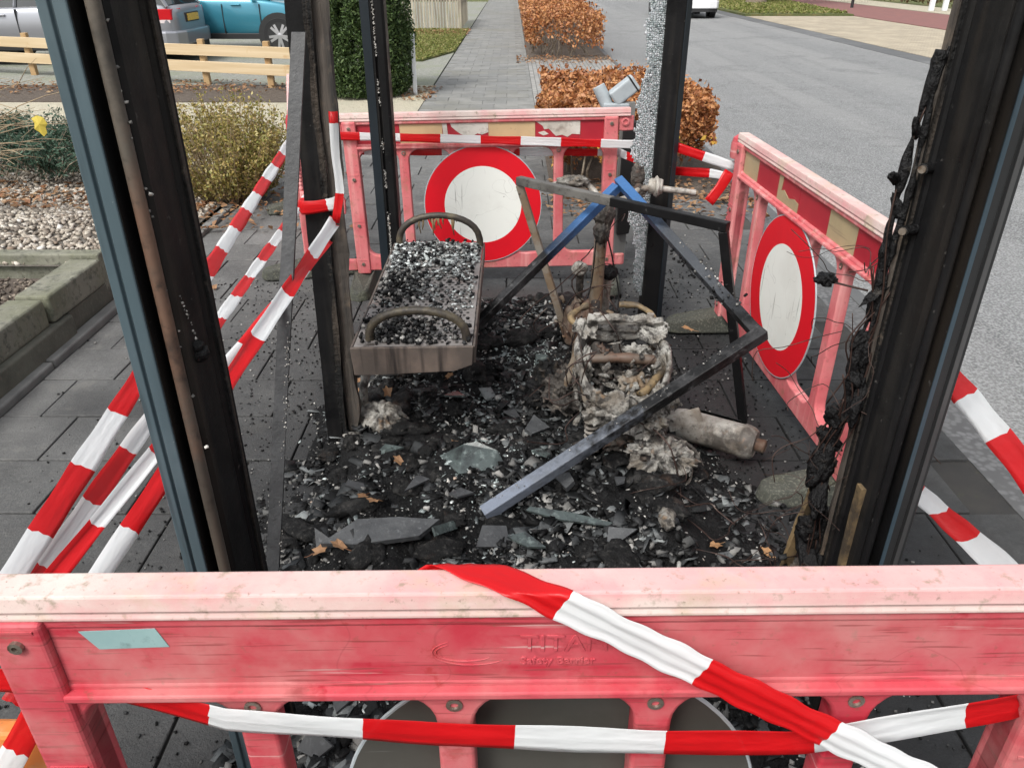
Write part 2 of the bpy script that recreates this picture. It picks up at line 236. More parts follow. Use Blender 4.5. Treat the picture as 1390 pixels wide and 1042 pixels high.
MT['shrubleaf'] = leafmat('yellow_green_shrub_leaves', [(.13, .13, .03), (.28, .235, .055), (.4, .32, .1), (.34, .24, .11), (.18, .2, .045), (.5, .42, .2)])
MT['juniper'] = leafmat('blue_green_juniper', [(.02, .045, .03), (.045, .09, .055), (.09, .15, .105), (.03, .06, .035)])
MT['dryleaf'] = leafmat('dry_brown_leaves', [(.16, .08, .04), (.26, .14, .07), (.36, .22, .12), (.22, .09, .04), (.42, .3, .18)])
MT['hedgefar'] = leafmat('far_hedge_leaves', [(.05, .03, .015), (.12, .07, .03), (.09, .09, .03), (.17, .1, .045)])
MT['treeleaf'] = leafmat('far_tree_leaves', [(.09, .06, .02), (.16, .1, .03), (.2, .14, .04)])
MT['grass'] = leafmat('grass_blades', [(.09, .12, .025), (.16, .19, .04), (.22, .22, .07), (.3, .25, .11)])
MT['yellowleaf'] = leafmat('yellow_leaf', [(.6, .46, .06), (.62, .5, .1)])
MT['orangeleaf'] = leafmat('orange_leaf', [(.36, .17, .06), (.46, .28, .15)])
MT['stem'] = mat('bare_stems', (.13, .1, .07), .85, layers=[('noise', 30, .45, .65, (.2, .17, .13))], bump=[('noise', 70, .6, .005)])
MT['twig'] = mat('pale_twigs', (.3, .23, .14), .7, layers=[('noise', 12, .45, .65, (.18, .13, .08))])
MT['pebble'] = mat('mixed_pebbles', (.3, .27, .22), .8, island=('L', [(0, (.1, .085, .07)), (.3, (.24, .2, .16)), (.55, (.38, .34, .28)), (.8, (.5, .46, .4)), (.93, (.2, .15, .11)), (1, (.6, .58, .54))]))
MT['stone'] = mat('mossy_concrete_block', (.19, .187, .15), .85, layers=[('noise', 6, .42, .66, (.13, .132, .1)), ('noise', 30, .5, .66, (.07, .07, .058)), ('noise', 2.5, .5, .66, (.14, .145, .09), .6), ('noise', 90, .6, .75, (.36, .35, .31), .6)], bump=[('noise', 50, .6, .006), ('noise', 160, .4, .002)], objrand=.15)
MT['stonelow'] = mat('dark_lower_block', (.1, .1, .08), .8, layers=[('noise', 6, .42, .66, (.07, .07, .056)), ('noise', 30, .55, .7, (.14, .14, .11), .6)], bump=[('noise', 50, .6, .006)], objrand=.15)  # darker concrete tone for the lower course
MT['wood'] = mat('fresh_pine', (.46, .35, .21), .7, layers=[('scratch', 14, .42, .66, (.54, .43, .28)), ('noise', 5, .6, .72, (.4, .24, .1), .7), ('cell', 3.2, .0, .055, (.25, .14, .06), .0)], bump=[('scratch', 40, .3, .004)])
MT['woodpost'] = mat('pine_post', (.38, .26, .13), .75, layers=[('streak', 20, .42, .66, (.36, .22, .1))], bump=[('streak', 40, .4, .004)])
MT['oldwood'] = mat('weathered_paling', (.3, .27, .21), .85, layers=[('streak', 20, .42, .66, (.2, .175, .135)), ('noise', 8, .55, .7, (.24, .26, .15), .6)], bump=[('streak', 50, .6, .006)], objrand=.5)
# cars and furniture
MT['carsilver'] = mat('silver_grey_paint', (.3, .31, .34), .3, metal=.5, coat=.6)
MT['carblue'] = mat('turquoise_paint', (.04, .215, .3), .26, metal=.35, coat=.6)
MT['carwhite'] = mat('white_paint', (.72, .73, .74), .3, coat=.5)
MT['carglass'] = mat('car_glass', (.015, .018, .02), .08, spec=.8)
MT['carblack'] = mat('black_trim', (.015, .015, .016), .55)
MT['tyre'] = mat('tyre_rubber', (.014, .014, .015), .8)
MT['rim'] = mat('alloy_rim', (.5, .5, .52), .32, metal=.8)
MT['redlens'] = mat('red_lens', (.55, .012, .02), .15, coat=.6)
MT['whitelens'] = mat('clear_lens', (.75, .65, .65), .15)
MT['plate'] = mat('yellow_plate', (.66, .42, .05), .4, layers=[('noise', 55, .55, .6, (.1, .08, .03), .75)])
MT['lightgrey'] = mat('pale_grey_enamel', (.34, .38, .4), .4, layers=[('noise', 14, .5, .75, (.27, .3, .32))], rough_var=.1)
MT['zinc'] = mat('dull_zinc_board', (.17, .17, .165), .6, layers=[('streak', 20, .42, .7, (.12, .12, .115))])
MT['blackplastic'] = mat('black_plastic', (.004, .004, .0045), .6)
MT['whitepost'] = mat('white_post_paint', (.7, .72, .74), .5)

def tape_material():
    m = bpy.data.materials.new('barrier_tape_film'); m.use_nodes = True
    n = m.node_tree.nodes; l = m.node_tree.links; b = n['Principled BSDF']
    uv = n.new('ShaderNodeUVMap'); sp = n.new('ShaderNodeSeparateXYZ'); l.new(uv.outputs[0], sp.inputs[0])
    fr = n.new('ShaderNodeMath'); fr.operation = 'FRACT'; l.new(sp.outputs[0], fr.inputs[0])
    gt = n.new('ShaderNodeMath'); gt.operation = 'GREATER_THAN'; gt.inputs[1].default_value = .5; l.new(fr.outputs[0], gt.inputs[0])
    g = n.new('ShaderNodeNewGeometry')
    no = n.new('ShaderNodeTexNoise'); no.inputs['Scale'].default_value = 9; no.inputs['Detail'].default_value = 4; l.new(g.outputs['Position'], no.inputs['Vector'])
    def mx(f, a, c):
        x = n.new('ShaderNodeMix'); x.data_type = 'RGBA'; l.new(f, x.inputs[0])
        for i, v in ((6, a), (7, c)):
            if isinstance(v, tuple): x.inputs[i].default_value = (*v, 1)
            else: l.new(v, x.inputs[i])
        return x.outputs[2]
    red = mx(no.outputs['Fac'], (.55, .002, .006), (.74, .012, .016)); wht = mx(no.outputs['Fac'], (.72, .74, .75), (.84, .85, .86))
    c = mx(gt.outputs[0], red, wht)
    l.new(c, b.inputs['Base Color']); b.inputs['Roughness'].default_value = .38; b.inputs['Specular IOR Level'].default_value = .5
    bp = n.new('ShaderNodeBump'); bp.inputs['Strength'].default_value = .3; bp.inputs['Distance'].default_value = .012
    w2 = n.new('ShaderNodeTexNoise'); w2.inputs['Scale'].default_value = 1; mp = n.new('ShaderNodeMapping'); mp.inputs['Scale'].default_value = (5, 2.2, 1)
    l.new(uv.outputs[0], mp.inputs[0]); l.new(mp.outputs[0], w2.inputs['Vector']); l.new(w2.outputs['Fac'], bp.inputs['Height']); l.new(bp.outputs[0], b.inputs['Normal'])
    tr = n.new('ShaderNodeBsdfTranslucent'); l.new(c, tr.inputs['Color'])
    ms = n.new('ShaderNodeMixShader'); ms.inputs[0].default_value = .3; l.new(b.outputs[0], ms.inputs[1]); l.new(tr.outputs[0], ms.inputs[2])
    tp = n.new('ShaderNodeBsdfTransparent'); m2 = n.new('ShaderNodeMixShader'); m2.inputs[0].default_value = .12
    l.new(ms.outputs[0], m2.inputs[1]); l.new(tp.outputs[0], m2.inputs[2]); l.new(m2.outputs[0], n['Material Output'].inputs['Surface'])
    return m
MT['tape'] = tape_material()

# ---------------------------------------------------------------- helpers
def chain(o):
    m = Matrix.Identity(4)
    while o is not None:
        m = o.matrix_basis @ m; o = o.parent
    return m
def tag(o, label=None, cat=None, group=None, kind=None):
    if label: o['label'] = label
    if cat: o['category'] = cat
    if group: o['group'] = group
    if kind: o['kind'] = kind
    return o
def empty(name, loc, label, cat, group=None, rot=(0, 0, 0)):
    o = bpy.data.objects.new(name, None); COL.objects.link(o); o.location = loc; o.rotation_euler = rot
    o.empty_display_size = .1
    return tag(o, label, cat, group)
def link_mesh(me, name, m=None, parent=None):
    o = bpy.data.objects.new(name, me); COL.objects.link(o)
    if m is not None:
        me.materials.clear(); me.materials.append(MT[m] if isinstance(m, str) else m)
    if parent: o.parent = parent
    return o
def np_mesh(name, V, F):
    """V (n,3) array, F (m,k) array of equal-sided faces"""
    me = bpy.data.meshes.new(name); V = np.asarray(V, np.float32); F = np.asarray(F, np.int32)
    k = F.shape[1]
    me.vertices.add(len(V)); me.vertices.foreach_set('co', V.ravel())
    me.loops.add(F.size); me.loops.foreach_set('vertex_index', F.ravel())
    me.polygons.add(len(F)); me.polygons.foreach_set('loop_start', np.arange(0, F.size, k, dtype=np.int32)); me.polygons.foreach_set('loop_total', np.full(len(F), k, np.int32))
    me.update(calc_edges=True); me.validate()
    return me

class MB:
    def __init__(s): s.v = []; s.f = []
    def add(s, vs, fs):
        o = len(s.v); s.v += [tuple(p) for p in vs]; s.f += [tuple(i + o for i in f) for f in fs]; return s
    def box(s, c, size, M=None):
        x, y, z = (q / 2 for q in size)
        vs = [Vector((sx * x, sy * y, sz * z)) for sz in (-1, 1) for sy in (-1, 1) for sx in (-1, 1)]
        if M is not None: vs = [M @ v for v in vs]
        vs = [v + Vector(c) for v in vs]
        return s.add(vs, [(0, 2, 3, 1), (4, 5, 7, 6), (0, 1, 5, 4), (2, 6, 7, 3), (0, 4, 6, 2), (1, 3, 7, 5)])
    def bar(s, a, b, w, h, up=(0, 0, 1)):
        a = Vector(a); b = Vector(b); d = (b - a).normalized(); u = Vector(up)
        if abs(d.dot(u)) > .98: u = Vector((0, 1, 0))
        sx = d.cross(u).normalized(); sy = sx.cross(d).normalized()
        vs = [p + sx * (i * w / 2) + sy * (j * h / 2) for p in (a, b) for i, j in ((-1, -1), (1, -1), (1, 1), (-1, 1))]
        return s.add(vs, [(0, 1, 2, 3)[::-1], (4, 5, 6, 7), (0, 1, 5, 4), (1, 2, 6, 5), (2, 3, 7, 6), (3, 0, 4, 7)])
    def prism(s, poly, z0, z1, T=None):
        n = len(poly); T = T or (lambda p: p)
        vs = [T((p[0], p[1], z0)) for p in poly] + [T((p[0], p[1], z1)) for p in poly]
        return s.add(vs, [tuple(range(n))[::-1], tuple(range(n, 2 * n))] + [(i, (i + 1) % n, n + (i + 1) % n, n + i) for i in range(n)])
    def tube(s, pts, r, n=8, cap=True):
        pts = [Vector(p) for p in pts]; rs = r if isinstance(r, (list, tuple)) else [r] * len(pts)
        vs = []; up = None
        for i, p in enumerate(pts):
            d = (pts[min(i + 1, len(pts) - 1)] - pts[max(i - 1, 0)]).normalized()
            if up is None:
                up = d.cross(Vector((0, 0, 1)));
                if up.length < .1: up = d.cross(Vector((0, 1, 0)))
            up = (up - d * up.dot(d)).normalized(); q = d.cross(up)
            vs += [p + (up * math.cos(2 * math.pi * k / n) + q * math.sin(2 * math.pi * k / n)) * rs[i] for k in range(n)]
        fs = [(i * n + k, i * n + (k + 1) % n, (i + 1) * n + (k + 1) % n, (i + 1) * n + k) for i in range(len(pts) - 1) for k in range(n)]
        if cap: fs += [tuple(range(n))[::-1], tuple(range((len(pts) - 1) * n, len(pts) * n))]
        return s.add(vs, fs)
    def lathe(s, prof, n=24, M=None):
        vs = []; M = M or Matrix.Identity(4)
        for r, z in prof: vs += [M @ Vector((r * math.cos(2 * math.pi * k / n), r * math.sin(2 * math.pi * k / n), z)) for k in range(n)]
        m = len(prof)
        fs = [(i * n + k, i * n + (k + 1) % n, (i + 1) * n + (k + 1) % n, (i + 1) * n + k) for i in range(m - 1) for k in range(n)]
        fs += [tuple(range(n))[::-1], tuple(range((m - 1) * n, m * n))]
        return s.add(vs, fs)
    def build(s, name, m, parent=None, world=False, smooth=False, bevel=0, seg=2, base=None):
        me = bpy.data.meshes.new(name); vs = s.v
        if world and parent:
            inv = chain(parent).inverted(); vs = [inv @ Vector(p) for p in vs]
        if base is not None: vs = [Vector(p) - Vector(base) for p in vs]
        me.from_pydata([tuple(p) for p in vs], [], s.f); me.update()
        bm = bmesh.new(); bm.from_mesh(me); bmesh.ops.recalc_face_normals(bm, faces=bm.faces); bm.to_mesh(me); bm.free()
        o = link_mesh(me, name, m, parent)
        if base is not None: o.location = base
        if smooth:
            me.shade_smooth()
            if smooth == 'auto':
                me.set_sharp_from_angle(angle=R(38))
        if bevel:
            md = o.modifiers.new('bevel', 'BEVEL'); md.width = bevel; md.segments = seg; md.limit_method = 'ANGLE'; md.angle_limit = R(40); md.harden_normals = False
        return o

def copy_tree(o, parent=None):
    c = o.copy(); COL.objects.link(c); c.parent = parent
    for ch in list(o.children): copy_tree(ch, c)
    return c

def hsh(i, j, k, seed):
    h = (i * 374761393 + j * 668265263 + k * 2147483647 + seed * 974634777) & 0xffffffff
    h = ((h ^ (h >> 13)) * 1274126177) & 0xffffffff
    return ((h ^ (h >> 16)) & 0xffff) / 65535.
def vnoise(P, seed=0):
    P = np.asarray(P, float); I = np.floor(P).astype(np.int64); f = P - I; f = f * f * (3 - 2 * f)
    out = 0
    for a in (0, 1):
        for b in (0, 1):
            for c in (0, 1):
                wgt = (f[:, 0] if a else 1 - f[:, 0]) * (f[:, 1] if b else 1 - f[:, 1]) * (f[:, 2] if c else 1 - f[:, 2])
                out = out + wgt * hsh(I[:, 0] + a, I[:, 1] + b, I[:, 2] + c, seed)
    return out
def fbm(P, octv=4, seed=0):
    P = np.asarray(P, float); s = 0; a = .5
    for o in range(octv): s = s + a * vnoise(P * 2 ** o, seed + o); a *= .5
    return s

def rand_rot(n, flat=None):
    """n random rotation matrices; flat = max tilt in radians from horizontal"""
    if flat is None:
        q = RNG.normal(size=(n, 4)); q /= np.linalg.norm(q, axis=1)[:, None]
    else:
        a = RNG.uniform(0, 2 * np.pi, n); t = RNG.normal(0, flat, n); ax = RNG.uniform(0, 2 * np.pi, n)
        qz = np.stack([np.cos(a / 2), 0 * a, 0 * a, np.sin(a / 2)], 1)
        qt = np.stack([np.cos(t / 2), np.sin(t / 2) * np.cos(ax), np.sin(t / 2) * np.sin(ax), 0 * t], 1)
        w1, x1, y1, z1 = qt.T; w2, x2, y2, z2 = qz.T
        q = np.stack([w1*w2-x1*x2-y1*y2-z1*z2, w1*x2+x1*w2+y1*z2-z1*y2, w1*y2-x1*z2+y1*w2+z1*x2, w1*z2+x1*y2-y1*x2+z1*w2], 1)
    w_, x, y, z = q.T
    return np.stack([np.stack([1-2*(y*y+z*z), 2*(x*y-z*w_), 2*(x*z+y*w_)], 1), np.stack([2*(x*y+z*w_), 1-2*(x*x+z*z), 2*(y*z-x*w_)], 1), np.stack([2*(x*z-y*w_), 2*(y*z+x*w_), 1-2*(x*x+y*y)], 1)], 1)

BOXV = np.array([(sx, sy, sz) for sz in (-1, 1) for sy in (-1, 1) for sx in (-1, 1)], float) * .5
BOXF = np.array([(0, 2, 3, 1), (4, 5, 7, 6), (0, 1, 5, 4), (2, 6, 7, 3), (0, 4, 6, 2), (1, 3, 7, 5)])
def chips(name, C, S, m, parent=None, flat=.45, jag=.28, world=True):
    """broken chips: jagged boxes at centres C (n,3) with sizes S (n,3)"""
    n = len(C); V = BOXV[None] * (1 + RNG.uniform(-jag, jag, (n, 8, 3)) * 1.6)
    V = V * S[:, None, :]
    V = np.einsum('nij,nkj->nki', rand_rot(n, flat), V) + C[:, None, :]
    F = (BOXF[None] + (np.arange(n) * 8)[:, None, None]).reshape(-1, 4)
    V = V.reshape(-1, 3)
    if parent and world:
        inv = np.array(chain(parent).inverted()); V = V @ inv[:3, :3].T + inv[:3, 3]
    o = link_mesh(np_mesh(name, V, F), name, m, parent)
    return o
def leaves(name, C, L, W, m, parent=None, flat=None, fold=.25, jitter=.35):
    """leaf-shaped folded faces at C; two quads each"""
    n = len(C)
    base = np.array([(0, -.5, 0), (.5, -.05, fold), (0, .5, 0), (-.5, -.05, fold), (0, -.02, 0)], float)
    sc = RNG.uniform(1 - jitter, 1 + jitter, n)
    V = base[None] * np.stack([W * sc, L * sc, W * sc], 1)[:, None, :]
    V = np.einsum('nij,nkj->nki', rand_rot(n, flat), V) + C[:, None, :]
    F = np.array([(0, 1, 4), (1, 2, 4), (2, 3, 4), (3, 0, 4)])
    F = (F[None] + (np.arange(n) * 5)[:, None, None]).reshape(-1, 3)
    V = V.reshape(-1, 3)
    if parent:
        inv = np.array(chain(parent).inverted()); V = V @ inv[:3, :3].T + inv[:3, 3]
    return link_mesh(np_mesh(name, V, F), name, m, parent)
def blob(name, loc, size, m, parent=None, amp=.3, freq=3., sub=4, seed=0, rot=(0, 0, 0), floor=None, ridged=False):
    bm = bmesh.new(); bmesh.ops.create_icosphere(bm, subdivisions=sub, radius=1)
    V = np.array([v.co[:] for v in bm.verts]); F = np.array([[v.index for v in f.verts] for f in bm.faces]); bm.free()
    nz = fbm(V * freq + seed * 7.3, 4, seed)
    if ridged: nz = 1 - np.abs(nz * 2 - 1) * 2
    nz2 = fbm(V * freq * 4 + seed * 3.1, 3, seed + 50)
    V = V * (1 + (nz - .47)[:, None] * 2 * amp + (nz2 - .44)[:, None] * amp * .5) * np.array(size)
    M = np.array(Euler(rot).to_matrix()); V = V @ M.T + np.array(loc)
    if floor is not None: V[:, 2] = np.maximum(V[:, 2], floor)
    if parent:
        inv = np.array(chain(parent).inverted()); V = V @ inv[:3, :3].T + inv[:3, 3]; o = link_mesh(np_mesh(name, V, F), name, m, parent)
    else:
        b = np.array([loc[0], loc[1], V[:, 2].min()]); o = link_mesh(np_mesh(name, V - b, F), name, m); o.location = b
    o.data.shade_smooth(); return o

def sheet(name, poly, z, m, thick=0, parent=None, kind='structure'):
    b = MB()
    if thick: b.prism(poly, z - thick, z)
    else: b.add([(x, y, z) for x, y in poly], [tuple(range(len(poly)))])
    o = b.build(name, m, parent)
    if not parent: tag(o, kind=kind)
    return o

# ---------------------------------------------------------------- the setting: ground, paving, road
def rect(x0, x1, y0, y1): return [(x0, y0), (x1, y0), (x1, y1), (x0, y1)]
ROADZ = -.05
sheet('ground', rect(-150, 150, -60, 240), -.14, 'grassground')
sheet('road', rect(1.8, 7.9, -12, 140), ROADZ, 'asphalt')
pav = sheet('pavement', rect(-2.06, 1.8, -3, 8.6), -.012, 'joint', thick=.11)
far = sheet('footpath', rect(-1.12, .28, 8.6, 90), -.006, 'kerb', thick=.11)
# tiles: one mesh for all alike tiles
tb = MB().box((0, 0, -.022), (.293, .293, .044)); tile0 = tb.build('paving_tile', 'tile', pav, bevel=.004, seg=2)
half = MB().box((0, 0, -.022), (.143, .293, .044)).build('paving_tile', 'tile', pav, bevel=.004, seg=2)
spots = []
rows = [(r, .62 + .3 * r) for r in range(0, 27)]
for r, y in rows:
    off = .15 if r % 2 else 0
    x = -1.83 + off
    if off: spots.append((-1.905, y, 1))
    while x < 1.62 - .13:
        if x + .15 > 1.63: spots.append((x - .075, y, 1))
        else: spots.append((x, y, 0))
        x += .3
    if not off and False: pass
near_spots, far_spots = [], []
for s_ in spots: near_spots.append(s_) if len(near_spots) < 296 else far_spots.append(s_)
first = {0: tile0, 1: half}; used = set()
for x, y, k in near_spots:
    o = first[k]
    if k in used: o = o.copy(); COL.objects.link(o); o.parent = pav
    used.add(k)
    o.location = (x, y, random.uniform(-.0025, .0025)); o.rotation_euler = (random.gauss(0, .003), random.gauss(0, .003), random.gauss(0, .004))
b = MB()
for x, y, k in far_spots: b.box((x, y, -.022 + random.uniform(-.002, .002)), (.143 if k else .293, .293, .044))
o = b.build('paving_tile', 'tile', pav); tag(o, kind='stuff')
# far footpath: its tiles in one part
b = MB(); y = 8.75; r = 0
while y < 45:
    x = -.97 + (.15 if r % 2 else 0)
    while x < .2: b.box((x, y, -.022 + random.uniform(-.002, .002)), (.29, .292, .044)); x += .3
    y += .3; r += 1
MT['tilefar'] = mat('footpath_concrete', (.2, .2, .19), .8, layers=[('noise', 3, .4, .7, (.145, .147, .14)), ('noise', .7, .5, .7, (.165, .162, .14)), ('noise', 25, .6, .75, (.27, .27, .25), .6)], island=('L', [(0, (.17, .172, .17)), (1, (.225, .223, .21))]))
o = b.build('paving_tile', 'tilefar', far); tag(o, kind='stuff')
# studded strip and kerb along the road
tr = sheet('studded_strip', rect(1.625, 1.79, -3, 8.6), -.008, 'tread', thick=.1, parent=pav)
o0 = None
edge = tag(bpy.data.objects.new('kerb', None), kind='structure'); COL.objects.link(edge); edge.location = (1.86, 0, -.14)
kb = MB().box((-.01, 0, .058), (.1, .98, .116)).build('kerb_stone', 'gutter', edge, bevel=.012, seg=2)
for i in range(42):
    o = kb if i == 0 else kb.copy()
    if i: COL.objects.link(o); o.parent = edge
    o.location = (0, -2.5 + i * 1.0, random.uniform(-.003, .002))
# path edging on the left (thin concrete strip at x = -2)
eg = tag(bpy.data.objects.new('path_edging', None), kind='structure'); COL.objects.link(eg); eg.location = (-2.03, 0, 0)
e0 = MB().box((0, 0, -.03), (.06, .985, .1)).build('edging_stone', 'kerb', eg, bevel=.008)
for i in range(9):
    o = e0 if i == 0 else e0.copy()
    if i: COL.objects.link(o); o.parent = eg
    o.location = (random.uniform(-.006, .006), .5 + i * 1.0, random.uniform(-.006, .004))
# verge between footpath and road beyond the shelter
sheet('verge_soil', rect(.28, 1.8, 5.5, 9.4), -.006, 'soil', thick=.1) if False else None
sheet('hedge_bed', rect(.3, 1.78, 5.7, 8.58), .006, 'soil', thick=.01)
sheet('clinker_strip', rect(.285, 1.8, 8.61, 15.3), -.01, 'greybrick', thick=.1)
sheet('verge_bed', rect(.285, 1.8, 15.31, 60), -.01, 'soil', thick=.1)
# road's far side: gutter stones, parking bay, cycle path
gu = tag(bpy.data.objects.new('gutter', None), kind='structure'); COL.objects.link(gu); gu.location = (7.75, 0, ROADZ)
g0 = MB().box((0, 0, -.02), (.5, .96, .06)).build('gutter_stone', 'gutter', gu, bevel=.01)
for i in range(26):
    o = g0 if i == 0 else g0.copy()
    if i: COL.objects.link(o); o.parent = gu
    o.location = (random.uniform(-.01, .01), 14 + i * .98, 0)
sheet('far_kerb', rect(8.0, 8.14, -10, 14.2), .06, 'kerb', thick=.2)
sheet('parking_bay', rect(8.01, 11.7, 14.25, 29.2), -.035, 'tanbrick', thick=.1)
sheet('far_verge', [(8.0, 29.25), (11.7, 29.25), (13.0, 42), (13.2, 140), (8.0, 140)], .02, 'grassground', thick=.15)
sheet('cycle_path', [(11.72, -20), (15.2, -20), (15.0, 140), (13.22, 140), (13.02, 42), (11.72, 29)], -.02, 'redpath', thick=.1)
sheet('far_footway', rect(15.22, 17.2, -20, 140), -.01, 'beige', thick=.1)
# gardens on the left
sheet('driveway', rect(-26, -1.15, 11.9, 40), -.01, 'drive', thick=.12)
sheet('fence_bed', [(-26, 10.5), (-2.6, 10.3), (-2.6, 11.88), (-26, 11.88)], .0, 'soil', thick=.1)
sheet('gravel_walk', [(-26, 6.7), (-2.07, 6.7), (-1.13, 8.62), (-1.13, 11.88), (-2.58, 11.88), (-2.58, 10.28), (-26, 10.48)], -.004, 'beige', thick=.1)
sheet('walk_slabs', [(-26, 7.55), (-2.0, 7.45), (-2.0, 7.85), (-26, 7.95)], .004, 'greystrip', thick=.02)
# raised gravel garden: rises from the path up to the kerb blocks
gx = np.linspace(-9, -2.09, 60); gy = np.linspace(3.66, 6.68, 40)
XX, YY = np.meshgrid(gx, gy)
def garden_z(X, Y):
    lift = np.clip((5.6 - Y) / 1.4, 0, 1); lift = lift * lift * (3 - 2 * lift)
    side = np.clip((-2.12 - X) / .5, 0, 1)
    return .01 + .2 * np.maximum(lift, np.clip((5.2 - Y) / .8, 0, 1) * 0) * np.where(Y < 4.3, 1, side) + .05 * np.clip((-2.6 - X) / 1., 0, 1)
ZZ = garden_z(XX, YY) + .012 * fbm(np.stack([XX.ravel() * 4, YY.ravel() * 4, 0 * XX.ravel()], 1), 3, 5).reshape(XX.shape)
idx = np.arange(XX.size).reshape(XX.shape)
F = np.stack([idx[:-1, :-1], idx[:-1, 1:], idx[1:, 1:], idx[1:, :-1]], -1).reshape(-1, 4)
o = link_mesh(np_mesh('garden_ground', np.stack([XX, YY, ZZ], -1).reshape(-1, 3), F), 'garden_ground', 'greysoil'); tag(o, kind='structure'); o.data.shade_smooth()
sheet('planter_soil', rect(-6, -2.2, -.5, 3.56), .19, 'soil', thick=.2)
# pebbles of the garden
n = 9000
px_ = RNG.uniform(-4.6, -2.12, n); py_ = RNG.uniform(3.68, 6.5, n)
C = np.stack([px_, py_, garden_z(px_, py_) + .012], 1)
s0 = RNG.uniform(.012, .03, n)
o = chips('garden_pebbles', C, np.stack([s0, s0 * RNG.uniform(.6, 1, n), s0 * .6], 1), 'pebble', jag=.22)
tag(o, 'mixed beige and brown pebbles covering the raised garden bed', 'gravel', kind='stuff')
n = 2500
C = np.stack([RNG.uniform(-3.2, -2.2, n), RNG.uniform(2.2, 3.55, n), np.full(n, .195)], 1); s0 = RNG.uniform(.006, .02, n)
o = chips('soil_crumbs', C, np.stack([s0, s0, s0 * .6], 1), mat('soil_crumbs', (.1, .08, .06), .9, island=('L', [(0, (.05, .04, .03)), (.7, (.15, .12, .095)), (1, (.32, .28, .22))])))
tag(o, 'dark crumbly soil and chippings inside the stone block planter', 'soil', kind='stuff')
# fallen leaves lying about as litter
def litter(name, label, xs, ys, n, zf, m='dryleaf', L=.05):
    x = RNG.normal((xs[0] + xs[1]) / 2, (xs[1] - xs[0]) / 3, n); y = RNG.normal((ys[0] + ys[1]) / 2, (ys[1] - ys[0]) / 3, n)
    x = np.clip(x, *xs); y = np.clip(y, *ys)
    C = np.stack([x, y, zf(x, y) + .012], 1)
    return tag(leaves(name, C, L, L * .65, m, flat=.4), label, 'leaf litter', kind='stuff')
litter('leaf_litter', 'brown leaf litter on the gravel along the juniper', (-5.2, -2.2), (5.0, 5.9), 700, lambda x, y: garden_z(x, y) + .01)
litter('leaf_litter', 'brown leaf litter under the yellow green shrub', (-2.5, -1.35), (4.9, 6.4), 420, lambda x, y: 0 * x + .02)
litter('leaf_litter', 'brown fallen leaves along the foot of the near copper hedge', (.1, 1.75), (5.2, 6.2), 500, lambda x, y: 0 * x + .01)
litter('leaf_litter', 'brown fallen leaves along the foot of the far copper hedge', (.1, 1.8), (14.6, 15.8), 420, lambda x, y: 0 * x + .0)
litter('leaf_litter', 'brown leaf litter beneath the pine rail fence', (-8, -3), (11.0, 12.2), 900, lambda x, y: 0 * x + .01, L=.06)
litter('leaf_litter', 'dry leaf litter beside the clipped yew', (-1.45, -1.0), (10.4, 11.6), 120, lambda x, y: 0 * x + .0, L=.06)
litter('leaf_litter', 'fallen leaves drifted against the weathered palisade', (-2.6, -1.1), (20.5, 22.2), 500, lambda x, y: 0 * x + .02, L=.08)

# retaining wall of concrete blocks
rw = empty('retaining_wall', (-2.13, 3.0, 0), 'low mossy concrete block wall edging the soil planter', 'garden wall')
for y0, y1, dx, dz in ((3.18, 3.68, .0, 0), (2.66, 3.165, -.012, -.006), (2.15, 2.645, .006, .004), (1.64, 2.135, -.004, -.002), (1.1, 1.62, .0, .0)):
    MB().box((-2.13 + dx, (y0 + y1) / 2, .185 + dz), (.155, y1 - y0 - .006, .13)).build('stone_block', 'stone', rw, world=True, bevel=.014, seg=3)
for y0, y1, dx in ((2.62, 3.3, .012), (1.9, 2.61, .02), (1.1, 1.89, .015), (3.31, 4.1, -.02)):
    MB().box((-2.13 + dx, (y0 + y1) / 2, .045), (.17, y1 - y0 - .008, .145)).build('base_block', 'stonelow', rw, world=True, bevel=.012, seg=3)
gb = empty('garden_kerb', (-2.6, 3.62, .1), 'pale lichen covered concrete beam between soil planter and gravel', 'kerb')
for x0, x1 in ((-3.05, -2.06), (-4.05, -3.06), (-5.05, -4.06)):
    MB().box(((x0 + x1) / 2, 3.725, .17), (x1 - x0 - .008, .08, .2)).build('kerb_block', 'stone', gb, world=True, bevel=.01, seg=3)
gs = empty('side_kerb', (-2.1, 4.6, 0), 'low concrete edging blocks beside the shrub and gravel', 'kerb')
for i in range(1):
    MB().box((-2.11, 4.03 + i * .5, .14 - i * .055), (.08, .49, .2)).build('kerb_block', 'stone', gs, world=True, bevel=.01, seg=3)

